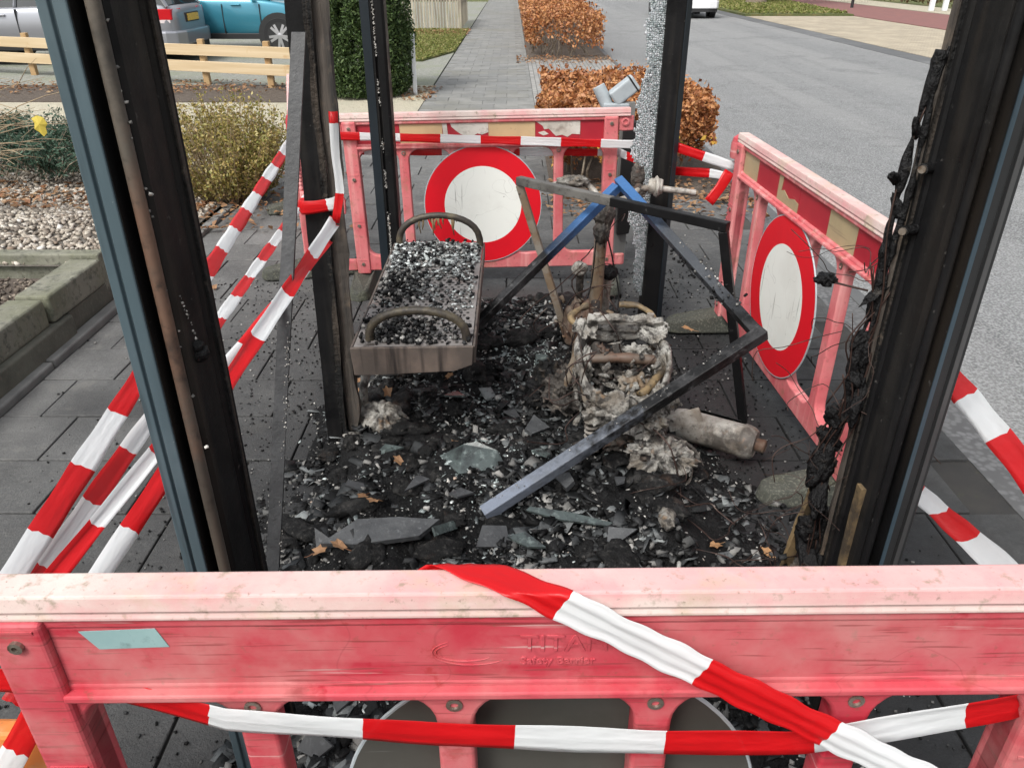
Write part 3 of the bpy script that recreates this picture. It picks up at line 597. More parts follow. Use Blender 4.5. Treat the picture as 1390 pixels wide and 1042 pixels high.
# ---------------------------------------------------------------- plants
def hedge(label, x0, x1, y0, y1, h, n, leafL, yellow=0, group='clipped copper beech hedges along the footpath', bare=.16, seed=1, m='beech', cat='hedge', stems=40):
    r = empty('beech_hedge' if m == 'beech' else 'hedge', ((x0 + x1) / 2, (y0 + y1) / 2, 0), label, cat, group)
    w_, d_ = x1 - x0, y1 - y0
    P = RNG.uniform(0, 1, (n * 4, 3))
    # more leaves towards the skin of the block
    P = P ** 1.0
    X = x0 + P[:, 0] * w_; Y = y0 + P[:, 1] * d_; Z = P[:, 2] * h
    dist = np.minimum(np.minimum(np.minimum(X - x0, x1 - X), np.minimum(Y - y0, y1 - Y)), h - Z)
    keep = RNG.uniform(0, 1, len(X)) < np.exp(-np.maximum(dist, 0) / .1)
    nz = fbm(np.stack([X * 4, Y * 4, Z * 4], 1), 3, seed)
    keep &= (nz > .40 + np.clip((bare - Z) / bare, 0, 1) * .35)
    X, Y, Z = X[keep], Y[keep], Z[keep]
    bul = (fbm(np.stack([X * 3, Y * 3, Z * 3], 1), 3, seed + 9) - .47) * .42
    cx, cy = (x0 + x1) / 2, (y0 + y1) / 2
    X = cx + (X - cx) * (1 + bul); Y = Y + bul * .4; Z = Z * (1 + bul) + RNG.exponential(.022, len(Z)) * (Z > h * .85)
    C = np.stack([X, Y, Z + .03], 1)[:n]
    fo = leaves('foliage', C, leafL, leafL * .6, m, r)
    if yellow:
        k = (C[:, 1] < y0 + .35) & (C[:, 0] > cx - .75) & (C[:, 2] < h * .72); K = C[k]; K = K[RNG.permutation(len(K))[:yellow]] + np.array([0, -.02, 0])
        leaves('yellow_leaves', K, leafL * 1.15, leafL * .75, 'beechyellow', r)
    b = MB()
    for i in range(stems):
        sx = random.uniform(x0 + .08, x1 - .08); sy = random.uniform(y0 + .08, min(y1, y0 + 2.5) - .05)
        p = Vector((sx, sy, 0)); pts = [p.copy()]
        for k in range(4):
            p = p + Vector((random.gauss(0, .05), random.gauss(0, .05), h * .22)); p.x = min(max(p.x, x0 + .03), x1 - .03); p.y = max(p.y, y0 + .03); pts.append(p.copy())
        b.tube(pts, [.012, .01, .008, .006, .004], 5)
    b.build('stems', 'stem', r, world=True)
    return r
hedge('waist-low copper beech hedge with yellow leaves right behind the barriers', .28, 1.52, 5.95, 7.95, .6, 42000, .042, yellow=300, seed=3)
hedge('copper beech hedge running on along the footpath past the clinker strip', .3, 1.76, 15.6, 34, .68, 60000, .065, seed=8, bare=.22, stems=34)

# clipped yew column
def yew():
    r = empty('yew_bush', (-1.98, 11.05, 0), 'tall clipped dark green yew column beside the footpath', 'shrub')
    n = 90000; a = RNG.uniform(0, 2 * np.pi, n); z = RNG.uniform(0.02, 2.5, n); rr = RNG.uniform(.5, 1.03, n)
    prof = np.interp(z, [0, .15, 1.0, 2.0, 2.5], [.55, .64, .68, .6, .18])
    nz = fbm(np.stack([np.cos(a) * 4, np.sin(a) * 4, z * 3], 1), 4, 4)
    k = nz > .3; rr = rr * (1 + (nz - .47) * .3)
    C = np.stack([-1.98 + np.cos(a) * prof * rr, 11.05 + np.sin(a) * prof * rr, z], 1)[k]
    leaves('foliage', C, .05, .02, 'yew', r)
    b = MB().tube([(-1.98, 11.05, 0), (-1.98, 11.05, 1.6), (-1.96, 11.05, 2.3)], [.05, .035, .01], 8)
    for i in range(14):
        t = random.uniform(0, 6.28); z0 = random.uniform(.15, 1.7)
        b.tube([(-1.98, 11.05, z0), (-1.98 + .2 * math.cos(t), 11.05 + .2 * math.sin(t), z0 + .2), (-1.98 + .4 * math.cos(t), 11.05 + .4 * math.sin(t), z0 + .3)], [.02, .014, .006], 5)
    b.build('trunk', 'stem', r, world=True)
    # white marker post half swallowed by the bush
yew()
b = MB().box((-1.30, 11.0, .36), (.05, .05, .76)); o = b.build('marker_post', 'whitepost', base=(-1.30, 11.0, -.02), bevel=.005); tag(o, 'thin white post standing against the yew column', 'post')
# yellow-green shrub: upright twigs carrying tiny leaves
def shrub():
    r = empty('box_shrub', (-2.1, 5.75, 0), 'bushy yellow green shrub leaning over the paving', 'shrub')
    b = MB(); C = []
    for i in range(260):
        a = random.uniform(0, 6.283); q = math.sqrt(random.random()); x0 = -2.08 + .2 * q * math.cos(a); y0 = 5.75 + .2 * q * math.sin(a)
        hgt = random.uniform(.45, .78) * (1 - .28 * q * q); sp = .36 * q
        pts = [(x0, y0, 0)]
        for k in range(1, 6):
            t = k / 5; pts.append((x0 + sp * math.cos(a) * t ** .8 + random.gauss(0, .012), y0 + sp * math.sin(a) * t ** .8 + random.gauss(0, .012), hgt * t))
        b.tube(pts, [.004, .0035, .003, .0025, .002, .0015], 4)
        for k in range(95):
            t = random.uniform(.15, 1); j = min(int(t * 5), 4); f = t * 5 - j
            p = [pts[j][c] * (1 - f) + pts[j + 1][c] * f for c in range(3)]
            C.append([p[0] + random.gauss(0, .02), p[1] + random.gauss(0, .02), p[2] + random.gauss(0, .012)])
    C = np.array(C); C = C[fbm(C * 7, 3, 2) > .38]
    leaves('foliage', C, .028, .013, 'shrubleaf', r)
    b.build('twigs', 'twig', r, world=True)
shrub()
def juniper():
    r = empty('juniper_bush', (-4.2, 6.3, .05), 'spreading blue green juniper on the pebbles', 'shrub')
    b = MB(); C = []
    for i in range(420):
        x = random.uniform(-5.6, -3.1); y = random.uniform(5.7, 7.2); a = random.uniform(0, 6.283); l_ = random.uniform(.2, .42)
        e = 1 - max(0, (x + 3.5) / .5) * .5
        pts = [(x + l_ * t * math.cos(a), y + l_ * t * math.sin(a), .05 + (.1 + .24 * math.sin(t * 1.6)) * e * random.uniform(.7, 1.1)) for t in (0, .3, .6, 1)]
        b.tube(pts, [.006, .005, .003, .002], 4)
        for k in range(60):
            t = random.uniform(.1, 1) * 2.999; j = int(t); f = t - j
            p = [pts[j][c] * (1 - f) + pts[j + 1][c] * f for c in range(3)]
            C.append([p[0] + random.gauss(0, .02), p[1] + random.gauss(0, .02), max(.03, p[2] + random.gauss(0, .02))])
    leaves('foliage', np.array(C), .04, .014, 'juniper', r); b.build('branches', 'stem', r, world=True)
juniper()
def bare_shrub():
    r = empty('bare_shrub', (-3.6, 4.7, .2), 'leafless shrub of thin arching pale twigs with one yellow leaf left', 'shrub')
    b = MB()
    for i in range(34):
        a = random.gauss(.25, .5); e = random.uniform(.5, 1.15); p = Vector((-3.75 + random.gauss(0, .1), 4.75 + random.gauss(0, .12), .2)); d = Vector((math.cos(a) * .5, math.sin(a) * .3, 1)).normalized(); pts = [p.copy()]
        for k in range(8):
            d = (d + Vector((random.gauss(.09, .08), random.gauss(0, .1), -.1))).normalized(); p = p + d * .16 * e; pts.append(p.copy())
        b.tube(pts, [.006 - .0006 * k for k in range(9)], 5)
        for k in range(3):
            q = pts[random.randint(3, 7)]; dd = Vector((random.gauss(.3, .5), random.gauss(0, .5), random.gauss(.1, .4))).normalized()
            b.tube([q, q + dd * .12, q + dd * .24 + Vector((0, 0, -.03))], [.003, .002, .001], 4)
    tip = Vector((-2.535, 4.3, .83))
    b.tube([(-3.7, 4.75, .2), (-3.45, 4.6, .7), (-2.95, 4.42, .92), tip], [.006, .005, .003, .002], 5)
    b.build('twigs', 'twig', r, world=True)
    lf = MB(); lp = [(0, 0, 0), (.03, .004, -.01), (.042, .006, -.045), (.028, .004, -.062), (.03, .002, -.09), (.008, 0, -.11), (-.012, 0, -.085), (-.03, -.004, -.07), (-.022, -.002, -.04), (-.034, 0, -.015)]
    v = [tip + Vector(p) for p in lp] + [tip + Vector((.004, -.012, -.045))]; m_ = len(lp)
    lf.add(v, [(i, (i + 1) % m_, m_) for i in range(m_)]); lf.build('yellow_leaf', 'yellowleaf', r, world=True)
bare_shrub()
# grass patch
n = 12000; gx_ = RNG.uniform(-2.6, -1.12, n); gy_ = RNG.uniform(15.0, 22.4, n); k = gx_ < np.interp(gy_, [15, 16.7, 22.4], [-1.62, -1.14, -1.14]); C = np.stack([gx_, gy_, np.full(n, .03)], 1)[k]
tag(leaves('grass_patch', C, .09, .025, 'grass', flat=1.2), 'mossy short grass strewn with leaves before the palisade', 'grass', kind='stuff')
sheet('grass_soil', [(-2.7, 15), (-1.62, 15), (-1.14, 16.7), (-1.14, 22.6), (-2.7, 22.6)], .012, 'grassground', thick=.03)
n = 9000; C = np.stack([RNG.uniform(8.15, 12.6, n), RNG.uniform(29.5, 44, n), np.full(n, .06)], 1); C = C[C[:, 0] < np.interp(C[:, 1], [29, 42], [11.6, 12.9])]
tag(leaves('verge_grass', C, .16, .05, 'grass', flat=1.2), 'leaf strewn grass on the verge across the road', 'grass', kind='stuff')
# tree on the verge across the road (trunk seen; crown above the picture)
def tree():
    r = empty('verge_tree', (10.6, 37.4, 0), 'street tree with thick grey trunk on the grass verge', 'tree')
    b = MB().tube([(10.6, 37.4, -.02), (10.6, 37.4, .25), (10.62, 37.4, 1.4), (10.58, 37.45, 3.2), (10.65, 37.4, 5)], [.5, .4, .33, .28, .2], 14); tips = []
    for i in range(12):
        a = i * 2.4; z0 = 2.6 + i * .2; p = [(10.6, 37.4, z0), (10.6 + 1.1 * math.cos(a), 37.4 + 1.1 * math.sin(a), z0 + .9), (10.6 + 2.4 * math.cos(a), 37.4 + 2.4 * math.sin(a), z0 + 1.8)]
        b.tube(p, [.12, .08, .03], 7); tips += [p[1], p[2]]
    b.build('trunk', 'stem', r, world=True)
    T = np.array(tips); n = 9000; C = T[RNG.integers(0, len(T), n)] + RNG.normal(0, .55, (n, 3)); leaves('crown', C, .14, .09, 'treeleaf', r)
tree()
hedge('long brown hedge beyond the cycle path across the road', 17.3, 18.6, 26, 60, 1.3, 16000, .16, group=None, seed=15, m='hedgefar', bare=.05, stems=20)

# ---------------------------------------------------------------- fences
fc = empty('rail_fence', (-5, 11.9, 0), 'new pine fence of two rails on short posts before the parked cars', 'fence')
fa = Vector((-2.95, 11.42, 0)); fd = Vector((-5.3, 1.88, 0)).normalized()
def fp(t): return fa + fd * t
for t in (.48, 1.58, 3.25, 4.9, 6.6, 8.3):
    p = fp(t) + Vector((0, .05, 0)); MB().box((p.x, p.y, .28), (.085, .085, .64)).build('post', 'woodpost', fc, world=True, bevel=.006)
for z in (.465, .24):
    for t0, t1 in ((0, 3.24), (3.25, 6.59), (6.6, 9.2)):
        a = fp(t0); c = fp(t1); MB().bar((a.x, a.y - .02, z), (c.x, c.y - .02, z + random.uniform(-.01, .01)), .04, .145).build('rail', 'wood', fc, world=True, bevel=.004)
pf = empty('palisade_fence', (-1.9, 22.5, 0), 'weathered upright palisade fence behind the grass patch', 'fence')
for i in range(26):
    x = -3.3 + i * .076
    b = MB(); h_ = random.uniform(.9, 1.02); b.prism([(-.025, -.012), (.025, -.012), (.025, .012), (-.025, .012)], 0, h_, T=lambda p, x=x: (x + p[0], 22.5 + p[1], p[2])); b.build('paling', 'oldwood', pf, world=True)
for i in range(30):
    y = 22.56 + i * .13; h_ = random.uniform(.9, 1.02); MB().box((-1.38, y, h_ / 2), (.024, .05, h_)).build('paling', 'oldwood', pf, world=True)
MB().box((-1.38, 22.48, .52), (.1, .1, 1.04)).build('corner_post', 'oldwood', pf, world=True)
MB().box((-2.2, 22.54, .7), (1.6, .03, .06)).build('rail', 'oldwood', pf, world=True); MB().box((-1.42, 24.5, .7), (.03, 3.9, .06)).build('rail', 'oldwood', pf, world=True)
for x in (15.6, 16.1):
    b = MB().box((x, 31.9, .45), (.16, .16, .92)); o = b.build('white_bollard', 'whitepost', base=(x, 31.9, -.01), bevel=.02); tag(o, 'square white post beside the cycle path', 'bollard', 'white posts by the cycle path')
b = MB().tube([(13.7, 34.6, -.02), (13.7, 34.6, 2.4)], .06, 10).tube([(13.7, 34.6, 2.4), (13.7, 34.6, 2.5)], [.07, .03], 10); o = b.build('dark_pole', 'carblack', base=(13.7, 34.6, -.02)); tag(o, 'slim dark pole standing in the red cycle path edge', 'pole')

# ---------------------------------------------------------------- cars
def car(name, label, loc, rz, paint, L=4.5, W=1.8, H=1.48, group=None, suv=0):
    r = empty(name, loc, label, 'car', group, (0, 0, rz))
    hw = W / 2; zb = .22 + suv * .04; belt = .92 + suv * .08
    # stations along the length: x, lower z, upper z, half width
    S = [(-L/2 + .0, .34, .80, .72), (-L/2 + .05, .28, belt - .02, .86), (-L/2 + .22, .25, belt + .04, .95), (-L/2 + .7, zb, belt + .04, 1), (-L*.1, zb, belt, 1), (L*.16, zb, belt - .02, 1), (L*.24, zb, belt - .03, .99), (L/2 - .55, .24, belt - .14, .95), (L/2 - .18, .25, belt - .24, .86), (L/2 - .02, .3, .62, .66)]
    prof = lambda zl, zu, q: [(q * hw * .8, zl), (q * hw * .955, zl + .07), (q * hw * .99, zl + (zu - zl) * .35), (q * hw, zl + (zu - zl) * .55), (q * hw * .985, zl + (zu - zl) * .8), (q * hw * .94, zu - .015), (q * hw * .86, zu)]
    vs = []; n = 14
    for x, zl, zu, q in S:
        p = prof(zl, zu, q); ring = [(x, -a, z) for a, z in p] + [(x, a, z) for a, z in reversed(p)]; vs += ring
    fs = [(i * n + k, i * n + (k + 1) % n, (i + 1) * n + (k + 1) % n, (i + 1) * n + k) for i in range(len(S) - 1) for k in range(n)] + [tuple(range(n)), tuple(range((len(S) - 1) * n, len(S) * n))]
    body = MB().add(vs, fs).build('body', paint, r, smooth=True)
    md = body.modifiers.new('s', 'SUBSURF'); md.levels = 2; md.render_levels = 2
    # greenhouse
    G = [(-L/2 + .12, belt + .02, .84, 0), (-L/2 + .4, H - .12, .74, 1), (-L/2 + 1.1, H, .7, 1), (L*.02, H - .01, .7, 1), (L*.1, H - .08, .72, 1), (L*.27, belt - .02, .84, 0)]
    vs = []
    for x, z, q, _ in G: vs += [(x, -hw * .86, belt - .03), (x, -hw * q, z - .03), (x, -hw * q * .88, z), (x, hw * q * .88, z), (x, hw * q, z - .03), (x, hw * .86, belt - .03)]
    fs = [(i * 6 + k, i * 6 + k + 1, (i + 1) * 6 + k + 1, (i + 1) * 6 + k) for i in range(5) for k in range(5)] + [(0, 1, 2, 3, 4, 5), (30, 31, 32, 33, 34, 35)]
    gl = MB().add(vs, fs).build('window_glass', 'carglass', r, smooth='auto')
    rf = MB()
    for i in (1, 2, 3):
        a, c = G[i], G[i + 1]
        rf.add([(x, s_ * hw * q * .9, z + .006) for x, z, q, _ in (a, c) for s_ in (-1, 1)], [(0, 1, 3, 2)])
    rf.build('roof', paint, r)
    for s_ in (-1, 1):
        for xb, xt in ((-L/2 + .1, -L/2 + .42), (-L*.16, -L*.16), (L*.08, L*.06), (L*.275, L*.105)):
            MB().bar((xb, s_ * hw * .87, belt - .02), (xt, s_ * hw * .71, H - .06), .05, .03).build('pillar', paint, r)
    # wheels
    for x in (-L/2 + .82, L/2 - .86):
        for s_ in (-1, 1):
            y = s_ * (hw - .1)
            MY = Matrix.Translation((x, s_ * (hw - .12), .33)) @ Matrix.Rotation(R(-90 * s_), 4, 'X')
            MB().lathe([(.40, -.05), (.40, .128)], 28, MY).build('wheel_arch', 'carblack', r, smooth='auto')
            wh = MB().lathe([(.2, -.06), (.3, -.07), (.325, -.04), (.33, .03), (.325, .1), (.3, .135), (.235, .13), (.225, .06)], 28, MY).build('wheel', 'tyre', r, smooth='auto')
            rm = MB().lathe([(.22, .1), (.225, .125), (.205, .125), (.2, .1)], 28, MY)
            for k in range(10):
                a = k * math.pi / 5 + (.12 if k % 2 else -.12)
                p0 = MY @ Vector((.03 * math.cos(a), .03 * math.sin(a), .125)); p1 = MY @ Vector((.21 * math.cos(a), .21 * math.sin(a), .118)); rm.bar(p0, p1, .045, .02, up=(0, 1, 0))
            rm.lathe([(.05, .1), (.05, .135), (.02, .14)], 12, MY)
            rm.build('rim', 'rim', wh)
    # rear: lamps, plate, bumper
    for s_ in (-1, 1):
        lm = MB().prism([(-L/2 + .03, s_ * hw * .42), (-L/2 + .06, s_ * hw * .86), (-L/2 + .36, s_ * hw * .995), (-L/2 + .40, s_ * hw * .96), (-L/2 + .15, s_ * hw * .42)], .7, .87).build('tail_lamp', 'redlens', r, bevel=.01)
        MB().prism([(-L/2 + .022, s_ * hw * .52), (-L/2 + .092, s_ * hw * .87), (-L/2 + .34, s_ * hw * .99), (-L/2 + .36, s_ * hw * .95), (-L/2 + .15, s_ * hw * .5)], .655, .705).build('clear_strip', 'whitelens', lm)
    MB().prism([(-L/2 - .07, -hw * .6), (-L/2 + .0, -hw * .9), (-L/2 + .16, -hw * 1.0), (-L/2 + .6, -hw * 1.0), (-L/2 + .6, hw * 1.0), (-L/2 + .16, hw * 1.0), (-L/2 + .0, hw * .9), (-L/2 - .07, hw * .6)], .3, .53).build('bumper', paint, r, bevel=.03, seg=3)
    MB().prism([(-L/2 - .05, -hw * .6), (-L/2 + .1, -hw * .95), (-L/2 + .5, -hw * .95), (-L/2 + .5, hw * .95), (-L/2 + .1, hw * .95), (-L/2 - .05, hw * .6)], .2, .3).build('diffuser', 'carblack', r)
    pz = .72; MB().box((-L/2 + .035, 0, pz), (.1, .6, .15)).build('plate_recess', 'carblack', r, bevel=.01)
    MB().box((-L/2 - .02, 0, pz), (.012, .52, .11)).build('number_plate', 'plate', r)
    # sides: sill trim, door gaps, handles
    for s_ in (-1, 1):
        MB().box((0, s_ * hw * .965, zb + .06), (L - 1.9, .05, .1)).build('sill', 'carblack', r, bevel=.01)
        for x in (-L*.17, L*.07, L*.23): MB().box((x, s_ * hw * .972, .62), (.012, .06, .5)).build('door_gap', 'carblack', r)
        for x in (-L*.11, L*.13): MB().box((x, s_ * hw * 1.0, belt - .14), (.18, .03, .03)).build('door_handle', paint, r, bevel=.008)
        MB().box((L*.2, s_ * (hw + .06), belt + .06), (.1, .16, .12)).build('mirror', paint, r, bevel=.03)
        MB().prism([(L/2 - .1, s_ * hw * .45), (L/2 - .16, s_ * hw * .8), (L/2 - .5, s_ * hw * .93), (L/2 - .5, s_ * hw * .6)], .6, .72).build('headlight', 'whitelens', r, bevel=.01)
    return r
car('estate_car', 'silver grey estate car parked beyond the pine fence, red tail lamp showing', (-8.0, 15.2, 0), R(180), 'carsilver', L=4.6, W=1.78, H=1.46)
car('compact_car', 'turquoise blue car parked behind the grey estate, alloy front wheel showing', (-5.78, 17.05, 0), 0, 'carblue', L=4.4, W=1.78, H=1.56, suv=1)
car('hatchback_car', 'white hatchback standing at the far side of the road', (5.9, 30.0, ROADZ), R(90), 'carwhite', L=4.0, W=1.75, H=1.5)

# ---------------------------------------------------------------- plastic barriers
def rrect(x0, x1, z0, z1, r, n=6):
    P = []
    for cx, cz, a0 in ((x1 - r, z0 + r, -90), (x1 - r, z1 - r, 0), (x0 + r, z1 - r, 90), (x0 + r, z0 + r, 180)):
        P += [(cx + r * math.cos(R(a0 + 90 * i / n)), cz + r * math.sin(R(a0 + 90 * i / n))) for i in range(n + 1)]
    return P
def plate_mesh(name, outer, holes, half_thick, bevel):
    cu = bpy.data.curves.new(name, 'CURVE'); cu.dimensions = '2D'; cu.fill_mode = 'BOTH'; cu.extrude = half_thick - bevel; cu.bevel_depth = bevel; cu.bevel_resolution = 2; cu.offset = -bevel
    for poly in [outer] + holes:
        sp = cu.splines.new('POLY'); sp.points.add(len(poly) - 1); sp.use_cyclic_u = True
        for p, (x, z) in zip(sp.points, poly): p.co = (x, z, 0, 1)
    ob = bpy.data.objects.new(name, cu); COL.objects.link(ob)
    me = bpy.data.meshes.new_from_object(ob.evaluated_get(bpy.context.evaluated_depsgraph_get()))
    bpy.data.objects.remove(ob); bpy.data.curves.remove(cu)
    me.transform(Matrix.Rotation(R(90), 4, 'X'))      # plate stands upright: x stays, y -> z
    me.name = name
    return me
def text_mesh(txt, size, extrude, italic=0.):
    cu = bpy.data.curves.new('lettering', 'FONT'); cu.body = txt; cu.size = size; cu.extrude = extrude; cu.shear = italic; cu.bevel_depth = .0004
    ob = bpy.data.objects.new('lettering', cu); COL.objects.link(ob)
    me = bpy.data.meshes.new_from_object(ob.evaluated_get(bpy.context.evaluated_depsgraph_get()))
    bpy.data.objects.remove(ob); bpy.data.curves.remove(cu)
    me.transform(Matrix.Rotation(R(90), 4, 'X'))
    return me
STX = [-.393, -.131, .131, .393]
FRAME = plate_mesh('frame', rrect(-.69, .69, .09, .865, .02),
                   [rrect(-.62, .62, .752, .845, .006, 2)] + [rrect(a, c, .17, .722, .055) for a, c in ((-.62, -.418), (-.368, -.156), (-.106, .106), (.156, .368), (.418, .62))], .02, .006)
FOOT = None
def barrier(label, loc, rot, films, pale=False, foot_len=.56, sign=True, peg_end=-1):
    """inner face (sign, reflective films) looks to local -Y"""
    r = empty('traffic_barrier', loc, label, 'barrier', None, rot)
    pm = 'plasticpale' if pale else 'plastic'
    link_mesh(FRAME.copy(), 'frame', pm, r)
    MB().box((0, 0, .8), (1.24, .012, .1)).build('panel', pm, r)
    MB().prism([(-.024, .862), (.024, .862), (.025, .868), (.0215, .873), (.025, .879), (.0215, .9), (-.0215, .9), (-.025, .879), (-.0215, .873), (-.025, .868)], -.705 if peg_end == -1 else -.75, .705 if peg_end == 1 else .75, T=lambda p: (p[2], p[0], p[1])).build('top_rail', 'rail', r, bevel=.004)
    for s in (-1, 1): MB().box((0, s * .0225, .735), (1.25, .021, .012)).build('panel_lip', pm, r, bevel=.003)
    for s in (-1, 1):
        MB().prism([(s * .62, -.03), (s * .69, -.03), (s * .69, .03), (s * .62, .03)], .075, .863).build('post', pm, r, bevel=.007, seg=3)
        # coupling ear: rounded plate with a hub
        pe = peg_end if isinstance(peg_end, tuple) else (peg_end,)
        if s in pe:
            MB().lathe([(.02, .782), (.034, .786), (.037, .80), (.037, .845), (.03, .872), (.014, .884)], 20, Matrix.Translation((s * .735, 0, 0))).build('coupling_hood', 'plastic', r, smooth='auto')
        ear = MB().prism([(s * .692, -.014), (s * .692, .014), (s * .735, .014), (s * .765, .008), (s * .772, 0), (s * .765, -.008), (s * .735, -.014)], .79, .862).build('coupling_ear', pm, r, bevel=.006, seg=3)
        for yy in (-1, 1): MB().lathe([(.02, 0), (.02, .008), (.012, .01), (.011, .004)], 14, Matrix.Translation((s * .725, yy * .012, .835)) @ Matrix.Rotation(R(90 if yy < 0 else -90), 4, 'X')).build('hub', pm, ear, smooth='auto')
        MB().prism([(s * .692, -.014), (s * .692, .014), (s * .74, .014), (s * .755, 0), (s * .74, -.014)], .09, .15).build('coupling_ear', pm, r, bevel=.006, seg=3)
        # bolt pockets on both faces
        for z in (.83, .58, .34, .13):
            for yy in (-1, 1):
                MB().lathe([(.009, 0), (.009, .006), (.004, .0065), (.004, .002)], 10, Matrix.Translation((s * .655, yy * .0295, z)) @ Matrix.Rotation(R(90 if yy < 0 else -90), 4, 'X')).build('bolt', 'bolt', r)
                MB().box((s * .655, yy * .0302, z + .022), (.05, .003, .004)).build('pocket_edge', pm, r)
        # foot: a rounded recycled-rubber block the post is plugged into
        pr = [(-.06, -foot_len / 2 + .06), (-.045, -foot_len / 2 + .02), (0, -foot_len / 2), (.045, -foot_len / 2 + .02), (.06, -foot_len / 2 + .06), (.068, 0), (.06, foot_len / 2 - .06), (.045, foot_len / 2 - .02), (0, foot_len / 2), (-.045, foot_len / 2 - .02), (-.06, foot_len / 2 - .06), (-.068, 0)]
        b = MB(); m_ = len(pr)
        hz = lambda y: .1 - .045 * (abs(y) / (foot_len / 2)) ** 1.3
        b.add([(s * .655 + x, y, .004) for x, y in pr] + [(s * .655 + x * .8, y * .96, hz(y)) for x, y in pr], [tuple(range(m_))[::-1], tuple(range(m_, 2 * m_))] + [(i, (i + 1) % m_, m_ + (i + 1) % m_, m_ + i) for i in range(m_)])
        b.build('foot', 'rubber', r, bevel=.012, seg=3)
    for x in STX:
        for yy in (-1, 1): MB().lathe([(.011, 0), (.011, .004), (.006, .0045), (.005, .001)], 12, Matrix.Translation((x, yy * .0185, .706)) @ Matrix.Rotation(R(90 if yy < 0 else -90), 4, 'X')).build('bolt', 'bolt', r)
    # ribbed coupling peg hanging from one ear
    P = [(.010, .50)]
    for k in range(14): P += [(.013, .515 + k * .019), (.0085, .522 + k * .019), (.0085, .53 + k * .019)]
    P += [(.016, .79)]
    for e in (() if peg_end == 0 else (peg_end,)):
        MB().lathe(P, 12, Matrix.Translation((e * .752, 0, 0))).build('ribbed_peg', pm, r, smooth=True)
        MB().prism([(-.03, .40), (.0, .385), (.03, .40), (.034, .47), (.02, .5), (-.02, .5), (-.034, .47)], -.012, .012, T=lambda p, e=e: (e * .752 + p[0], p[2], p[1])).build('peg_tongue', pm, r, bevel=.004)
    for i, (x0, x1, m, tear) in enumerate(films):
        if tear:
            base = MB().box(((x0 + x1) / 2, -.0085, .798), (x1 - x0 - .002, .002, .092)).build('reflective_film', 'redfilm', r)
            for poly in tear:
                t = MB(); t.prism([(x0 + (x1 - x0) * u, .752 + .092 * v) for u, v in poly], .0098, .0118, T=lambda p: (p[0], -p[2], p[1])); t.build('torn_film', m, r)
        else: MB().box(((x0 + x1) / 2, -.0085, .798), (x1 - x0 - .002, .002, .092)).build('reflective_film', m, r)
    if sign:
        sg = MB().lathe([(.302, .021), (.302, .026)], 64, Matrix.Translation((0, 0, .435)) @ Matrix.Rotation(R(90), 4, 'X')).build('round_sign', 'signback', r, smooth='auto')
        rg = MB(); n = 64
        vs = [(q * math.cos(2 * math.pi * k / n), -.0265 - (.0005 if j else 0), .435 + q * math.sin(2 * math.pi * k / n)) for j, q in enumerate((.302, .2)) for k in range(n)]
        rg.add(vs, [(k, (k + 1) % n, n + (k + 1) % n, n + k) for k in range(n)]).build('red_ring', 'signred', sg)
        MB().add([(.2 * math.cos(2 * math.pi * k / n), -.0268, .435 + .2 * math.sin(2 * math.pi * k / n)) for k in range(n)], [tuple(range(n))]).build('white_face', 'signwhite', sg)
        MB().tube([(.3035 * math.cos(t), -.0238, .435 + .3035 * math.sin(t)) for t in np.linspace(0, 2 * math.pi, 73)], .0032, 6, cap=False).build('sign_rim', 'lightgrey', sg, smooth='auto')
        for dx in (-.131, .131):
            for dz in (-.12, .12): MB().box((dx, -.0135, .435 + dz), (.05, .016, .03)).build('sign_clamp', 'bolt', sg, bevel=.003)
    return r

TA = [[(0, 1), (.1, 1), (.12, .15), (.06, .1), (.02, .2)], [(.18, 1), (1, 1), (1, .5), (.86, .38), (.76, .45), (.62, .26), (.5, .33), (.4, .42), (.3, .6), (.2, .82)]]
TB = [[(.02, 1), (1, 1), (1, .28), (.82, .32), (.72, .16), (.6, .28), (.46, .22), (.38, .42), (.3, .62), (.2, .58), (.16, .78)], [(.06, .42), (.2, .5), (.3, .34), (.18, .26)]]
rear = barrier('red barrier with tan and torn grey films and round sign beside the footpath hedge', (-.143, 4.0, 0), (R(-1), R(-1.1), R(.6)),
               [(-.62, -.405, 'redfilm', None), (-.405, -.19, 'tanfilm', None), (-.19, .04, 'tornfilm', TA), (.04, .275, 'tanfilm', None), (.275, .5, 'tornfilm', TB), (.5, .62, 'redfilm', None)], pale=True, peg_end=-1)
TC = [[(0, 0), (1, 0), (1, .35), (.8, .42), (.55, .3), (.3, .5), (.16, .42), (.2, 1), (0, 1)]]
right = barrier('red barrier with olive and dark red films standing along the kerb of the road', (1.035, 2.72, 0), (0, R(.6), R(-86.5)),
                [(-.62, -.45, 'olivefilm', None), (-.45, -.22, 'redfilm', None), (-.22, -.02, 'olivefilm', TC), (-.02, .23, 'redfilm', None), (.23, .43, 'olivefilm', None), (.43, .62, 'redfilm', None)], pale=True, peg_end=-1)
edgeon = barrier('red barrier standing edge-on beside the shrub, holding the ends of the left tapes', (-1.285, 4.75, 0), (0, 0, R(104.5)), [(-.6, .6, 'redfilm', None)], pale=True, sign=False, peg_end=-1)
front = barrier('red barrier seen from its plain back with pale blue sticker and raised lettering', (.06, .705, -.012), (0, R(.35), R(180.4)), [(-.6, .6, 'redfilm', None)], peg_end=0)
